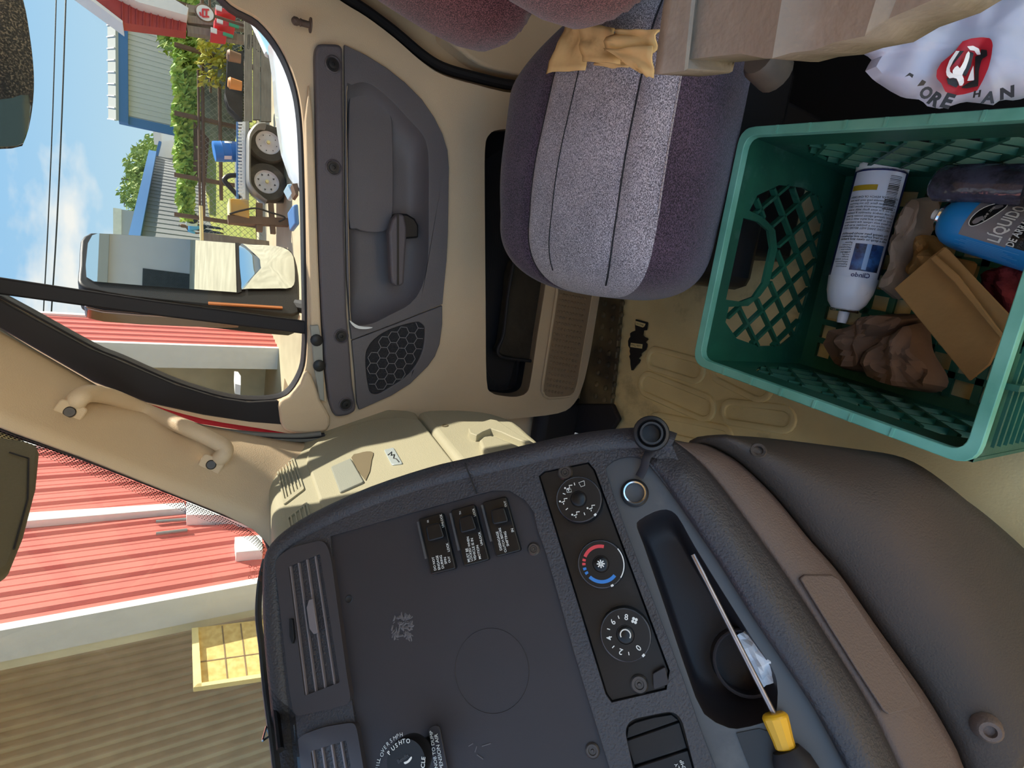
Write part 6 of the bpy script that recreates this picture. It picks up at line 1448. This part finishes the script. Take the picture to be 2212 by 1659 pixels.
skin('trousers', [J[0] - ZZ * .02, J[12], J[13], J[14] + ZZ * .04, J[15], J[16], J[17] + ZZ * .04], [(0, 1), (1, 2), (2, 3), (0, 4), (4, 5), (5, 6)], [.17, .11, .085, .07, .11, .085, .07], mat('dark_denim', srgb(50, 56, 76), .85, .1), ps)
skin('hair', [J[5] + ZZ * .0, J[5] + ZZ * .05], [(0, 1)], [.105, .07], M['black'], ps)

# ------------------------------------------------------------------ red canopy, round sign and pumps at the top corner
cnp = thing('red_canopy', far(400, 40, 14), 'red sided canopy with a white fascia in the top corner of the window', 'canopy')
M['red_board'] = mat('red_lap_siding', srgb(168, 72, 68), .6, .3, var=.06, vscale=4)
fq = [((190, -5), (265, 49), (402, 68), (404, 33), (262, 4))]
o_r = [(160, -40), (265, 49), (402, 68), (404, 33), (300, 5), (230, -40)]
MB().prism([far(x, y, 14) for x, y in o_r], FH * .3).build('red_face', M['red_board'], cnp)
for k_ in range(9):
    t = k_ / 9; a = V((265, 49, 0)).lerp(V((402, 68, 0)), t); b = V((265, -2, 0)).lerp(V((404, 33, 0)), t)
    MB().bar(far(a.x, a.y, 13.98), far(b.x, b.y, 13.98), .02, .03, FH).build('lap_edge', M['red_board'], cnp)
MB().prism([far(x, y, 13.7) for x, y in [(230, -30), (300, 5), (404, 33), (407, 17), (330, -30)]], FH * .6).build('fascia', M['trim_white'], cnp)
MB().prism([far(x, y, 13.9) for x, y in [(155, -40), (265, 45), (265, 51), (150, -34)]], FH * .5).build('roof_edge', M['trim_white'], cnp)
for a, b in [((404, 22), (470, 30)), ((404, 45), (540, 60)), ((404, 66), (560, 92))]:
    MB().bar(far(*a, 14.1), far(*b, 14.1), .16, .16, FH).build('post', M['deck'], cnp)
rs = thing('round_sign', far(442, 28, 12.9), 'round white sign with a red emblem on a post', 'sign')
sc0 = far(443, 28, 12.9); 
MB().lathe(sc0, -FH, [(.19, -.01), (.19, .0), (.165, .012), (.16, .004)], 36, cap=False).build('ring', M['rust'], rs)
MB().lathe(sc0, -FH, [(.165, .002), (0, .003)], 36, cap=False).build('face', M['white'], rs)
for a, b in [((438, 19), (438, 37)), ((438, 20), (452, 21)), ((446, 22), (446, 34)), ((438, 36), (452, 36)), ((432, 26), (434, 34))]: MB().bar(far(*a, 12.87), far(*b, 12.87), .035, .004, FH).build('emblem', M['red_print'], rs)
MB().tube([sc0 - ZZ * .18, V((sc0.x, sc0.y, GZ))], .03, 8).build('post', M['rust'], rs)
for i, (q, lab_) in enumerate([([(465, 14), (488, 18), (512, 28), (468, 30)], 'red cabinet without a green panel, right beside the round sign'), ([(462, 40), (508, 48), (508, 60), (464, 54)], 'red cabinet with a green panel in the middle of the three'), ([(456, 62), (490, 68), (490, 79), (455, 74)], 'red cabinet with a green panel nearest the weeds')]):
    t_ = thing('red_cabinet', far(*q[1], 13.6), lab_, 'cabinet', 'red cabinets in the yard corner')
    P = [far(x, y, 13.6) for x, y in q]; MB().prism(P, FH * .35).build('case', M['red_print'], t_, bevel=.02)
    c0 = mean(P); MB().box(c0 - FH * .02 + ZZ * .1, LH * .05, ZZ * .06, FH * .02).build('dial', M['white'], t_)
    if i: MB().box(c0 - FH * .02 - ZZ * .18, LH * .03, ZZ * .10, FH * .02).build('green_panel', mat('green_panel_paint', srgb(70, 160, 120), .5, .4), t_)

# ------------------------------------------------------------------ white pickup parked alongside: bonnet and screen
cr2 = thing('white_vehicle', onZ(700, 300, GZ), 'white vehicle with its bonnet and windscreen just below the door window', 'car')
M['car_white'] = mat('white_car_paint', srgb(228, 230, 232), .25, .5, coat=.6)
fe = [(574, 118, 5.5), (584, 190, 5.45), (588, 250, 5.4), (594, 300, 5.35), (602, 345, 5.25), (618, 392, 5.1), (636, 416, 4.9)]
rows_ = []
for t in (0, .02, .08, .25, .5, .75, 1):
    r_ = []
    for x, y, a in fe:
        p = far(x, y, a); q = V((p.x, p.y, p.z)) - FH * 1.5 * t - ZZ * .10 * t ** 2 ; r_.append(q - ZZ * (.05 * max(0, .08 - t) / .08))
    rows_.append(r_)
back_row = [V((p.x, p.y, GZ + .45)) + FH * .05 for p in rows_[0]]
front = [[V((p.x, p.y, p.z)) for p in row] for row in [back_row] + rows_]
for row in front: 
    e_ = row[-1]; row.append(e_ + V((LH * .10).to_tuple()) - ZZ * .06); row.append(V((e_.x, e_.y, GZ + .45)) + LH * .12)
MB().grid(front).build('bonnet', M['car_white'], cr2, smooth_=50)
MB().prism([far(x, y, 5.6) for x, y in [(578, 122), (590, 150), (597, 180), (607, 180), (600, 140), (585, 108)]], -FH * .3).build('cowl', M['charcoal'], cr2)
sw_ = [far(x, y, a) for x, y, a in [(536, 36, 6.2), (548, 52, 6.0), (578, 118, 5.6), (604, 122, 5.0), (590, 60, 5.2), (570, 20, 5.4)]]
MB().prism(sw_, ZZ * -.02).build('screen', mat('pale_screen_glass', srgb(150, 200, 215), .1, .6), cr2)
MB().tube([far(x, y, a) for x, y, a in [(532, 30, 6.25), (548, 52, 6.02), (578, 118, 5.62)]], .03, 8).build('screen_pillar', M['car_white'], cr2)
hl = [far(*p, 4.85) for p in zf((1660, 1090), (1735, 1080), (1790, 1250), (1740, 1240))]; MB().prism(hl, FH * .2).build('headlamp', mat('headlamp_lens', srgb(170, 205, 225), .1, .6), cr2, bevel=.01)
MB().prism([far(*p, 4.75) for p in zf((1740, 1085), (1830, 1075), (1830, 1260), (1790, 1240))], FH * .15).build('grille', M['rust'], cr2)

# ------------------------------------------------------------------ mirrors of the truck
M['reflection_chrome'] = mat('red_reflection_chrome', srgb(150, 130, 126), .12, .5, metal=1)  # reddish tone put in for the red building's reflection
MN = V((-.56, -.82, -.02)).normalized(); MPl = Plane(onX(400, 570, 1.45), MN)
smr = thing('side_mirror', MPl(650, 600), 'tall two-glass side mirror of the truck outside the door window', 'mirror')
ho = Z2((540, 420), (550, 250), (600, 205), (650, 195), (1000, 215), (1600, 262), (1900, 285), (1990, 320), (2030, 420), (2045, 560), (2040, 700), (2000, 760), (1500, 700), (900, 640), (640, 590), (560, 560), (530, 520))
MB().prism(smooth([MPl(x, y) for x, y in ho], 2), MN * -.07).build('housing', M['black'], smr, bevel=.012, seg=3)
mg = Z2((585, 420), (600, 270), (630, 215), (670, 202), (1000, 222), (1605, 270), (1615, 605), (1000, 560), (640, 530), (590, 500))
MB().prism(smooth([MPl(x, y, .004) for x, y in mg], 1), MN * -.006).build('flat_glass', M['mirror'], smr)
cg = Z2((1632, 290), (1700, 280), (1900, 290), (1985, 330), (2008, 400), (2012, 530), (1985, 575), (1900, 578), (1660, 580), (1650, 560))
co = resample(smooth([MPl(x, y, .005) for x, y in cg], 2), 40, True); c0 = mean(co); rr = []
for k_ in range(7):
    s_ = 1 - k_ / 6 * .98; rr.append([c0 + (p - c0) * s_ + MN * (.010 * (1 - s_ * s_)) for p in co])
MB().loft(rr).build('convex_glass', M['mirror'], smr, smooth_=80)
MB().prism([MPl(x, y, .003) for x, y in Z2((1605, 265), (1635, 268), (1650, 600), (1620, 610))], MN * -.01).build('glass_divider', M['black'], smr)
MB().prism(smooth([MPl(x, y, -.03) for x, y in Z2((570, 690), (700, 700), (1200, 720), (1950, 700), (2040, 740), (1980, 790), (1300, 775), (700, 735))], 2), MN * -.03).build('back_shell', M['reflection_chrome'], smr, bevel=.01, seg=3)
MB().bar(MPl(450, 655, .002), MPl(610, 665, .002), .006, .004, MN).build('amber_strip', mat('amber_reflector', srgb(190, 120, 70), .4, .5), smr)
M_ = None
arm = [MPl(600, 660, -.05), V((1.30, MPl(650, 680).y, .62)), V((1.12, .36, .60))]
MB().tube(smooth(arm, 4, False), .016, 10).build('bracket', M['black'], smr)
LN = V((-.9, -.1, -.1)).normalized(); LP = Plane(onX(40, 150, 1.30), LN)
ldm = thing('lookdown_mirror', LP(40, 160), 'speckled black look-down mirror hanging above the door window', 'mirror')
lo = [(-150, -40), (30, -40), (50, 0), (62, 60), (72, 140), (73, 200), (66, 258), (54, 302), (36, 320), (-60, 322), (-150, 320)]
M['speckled'] = mat('speckled_black_shell', srgb(48, 48, 46), .8, .2, dust=srgb(150, 146, 134), dlo=.5, dhi=.66, dscale=320, bump=.6, bscale=300)  # fine pale speckle over black
lo3 = resample(smooth([LP(x, y) for x, y in lo], 3), 48, True); c0 = mean(lo3); rr = []
for k_ in range(7): s_ = 1 - k_ / 6 * .98; rr.append([c0 + (p - c0) * s_ + LN * (.035 * (1 - s_ * s_)) for p in lo3])
MB().loft(rr).build('shell', M['speckled'], ldm, smooth_=80)
lg_ = [(-100, 230), (0, 215), (25, 212), (62, 205), (64, 255), (53, 298), (36, 315), (-60, 317), (-100, 310)]
MB().prism(smooth([LP(x, y, .034) for x, y in lg_], 2), LN * -.004).build('glass', mat('dark_mirror', srgb(120, 126, 116), .03, .5, metal=1), ldm)
MB().tube([LP(-60, 100, -.01), V((1.13, .1, 1.45))], .014, 8).build('stalk', M['black'], ldm)
# grey workshop behind the truck, seen only in the mirror
wk = thing('workshop', V((12, -40, GZ)), 'grey steel workshop reflected in the side mirror', 'building')
MB().aabb(4, 40, -52, -40, GZ, 3.2).build('wall', M['grey_steel'], wk); MB().aabb(3.5, 40.5, -52.5, -39.5, 3.2, 3.7).build('roof', M['pale_roof'], wk)
MB().aabb(10, 14, -40.06, -39.95, GZ, 1.4).build('door', M['tarp'], wk); MB().aabb(18, 22, -40.06, -39.95, GZ, 1.4).build('door', M['tarp'], wk)
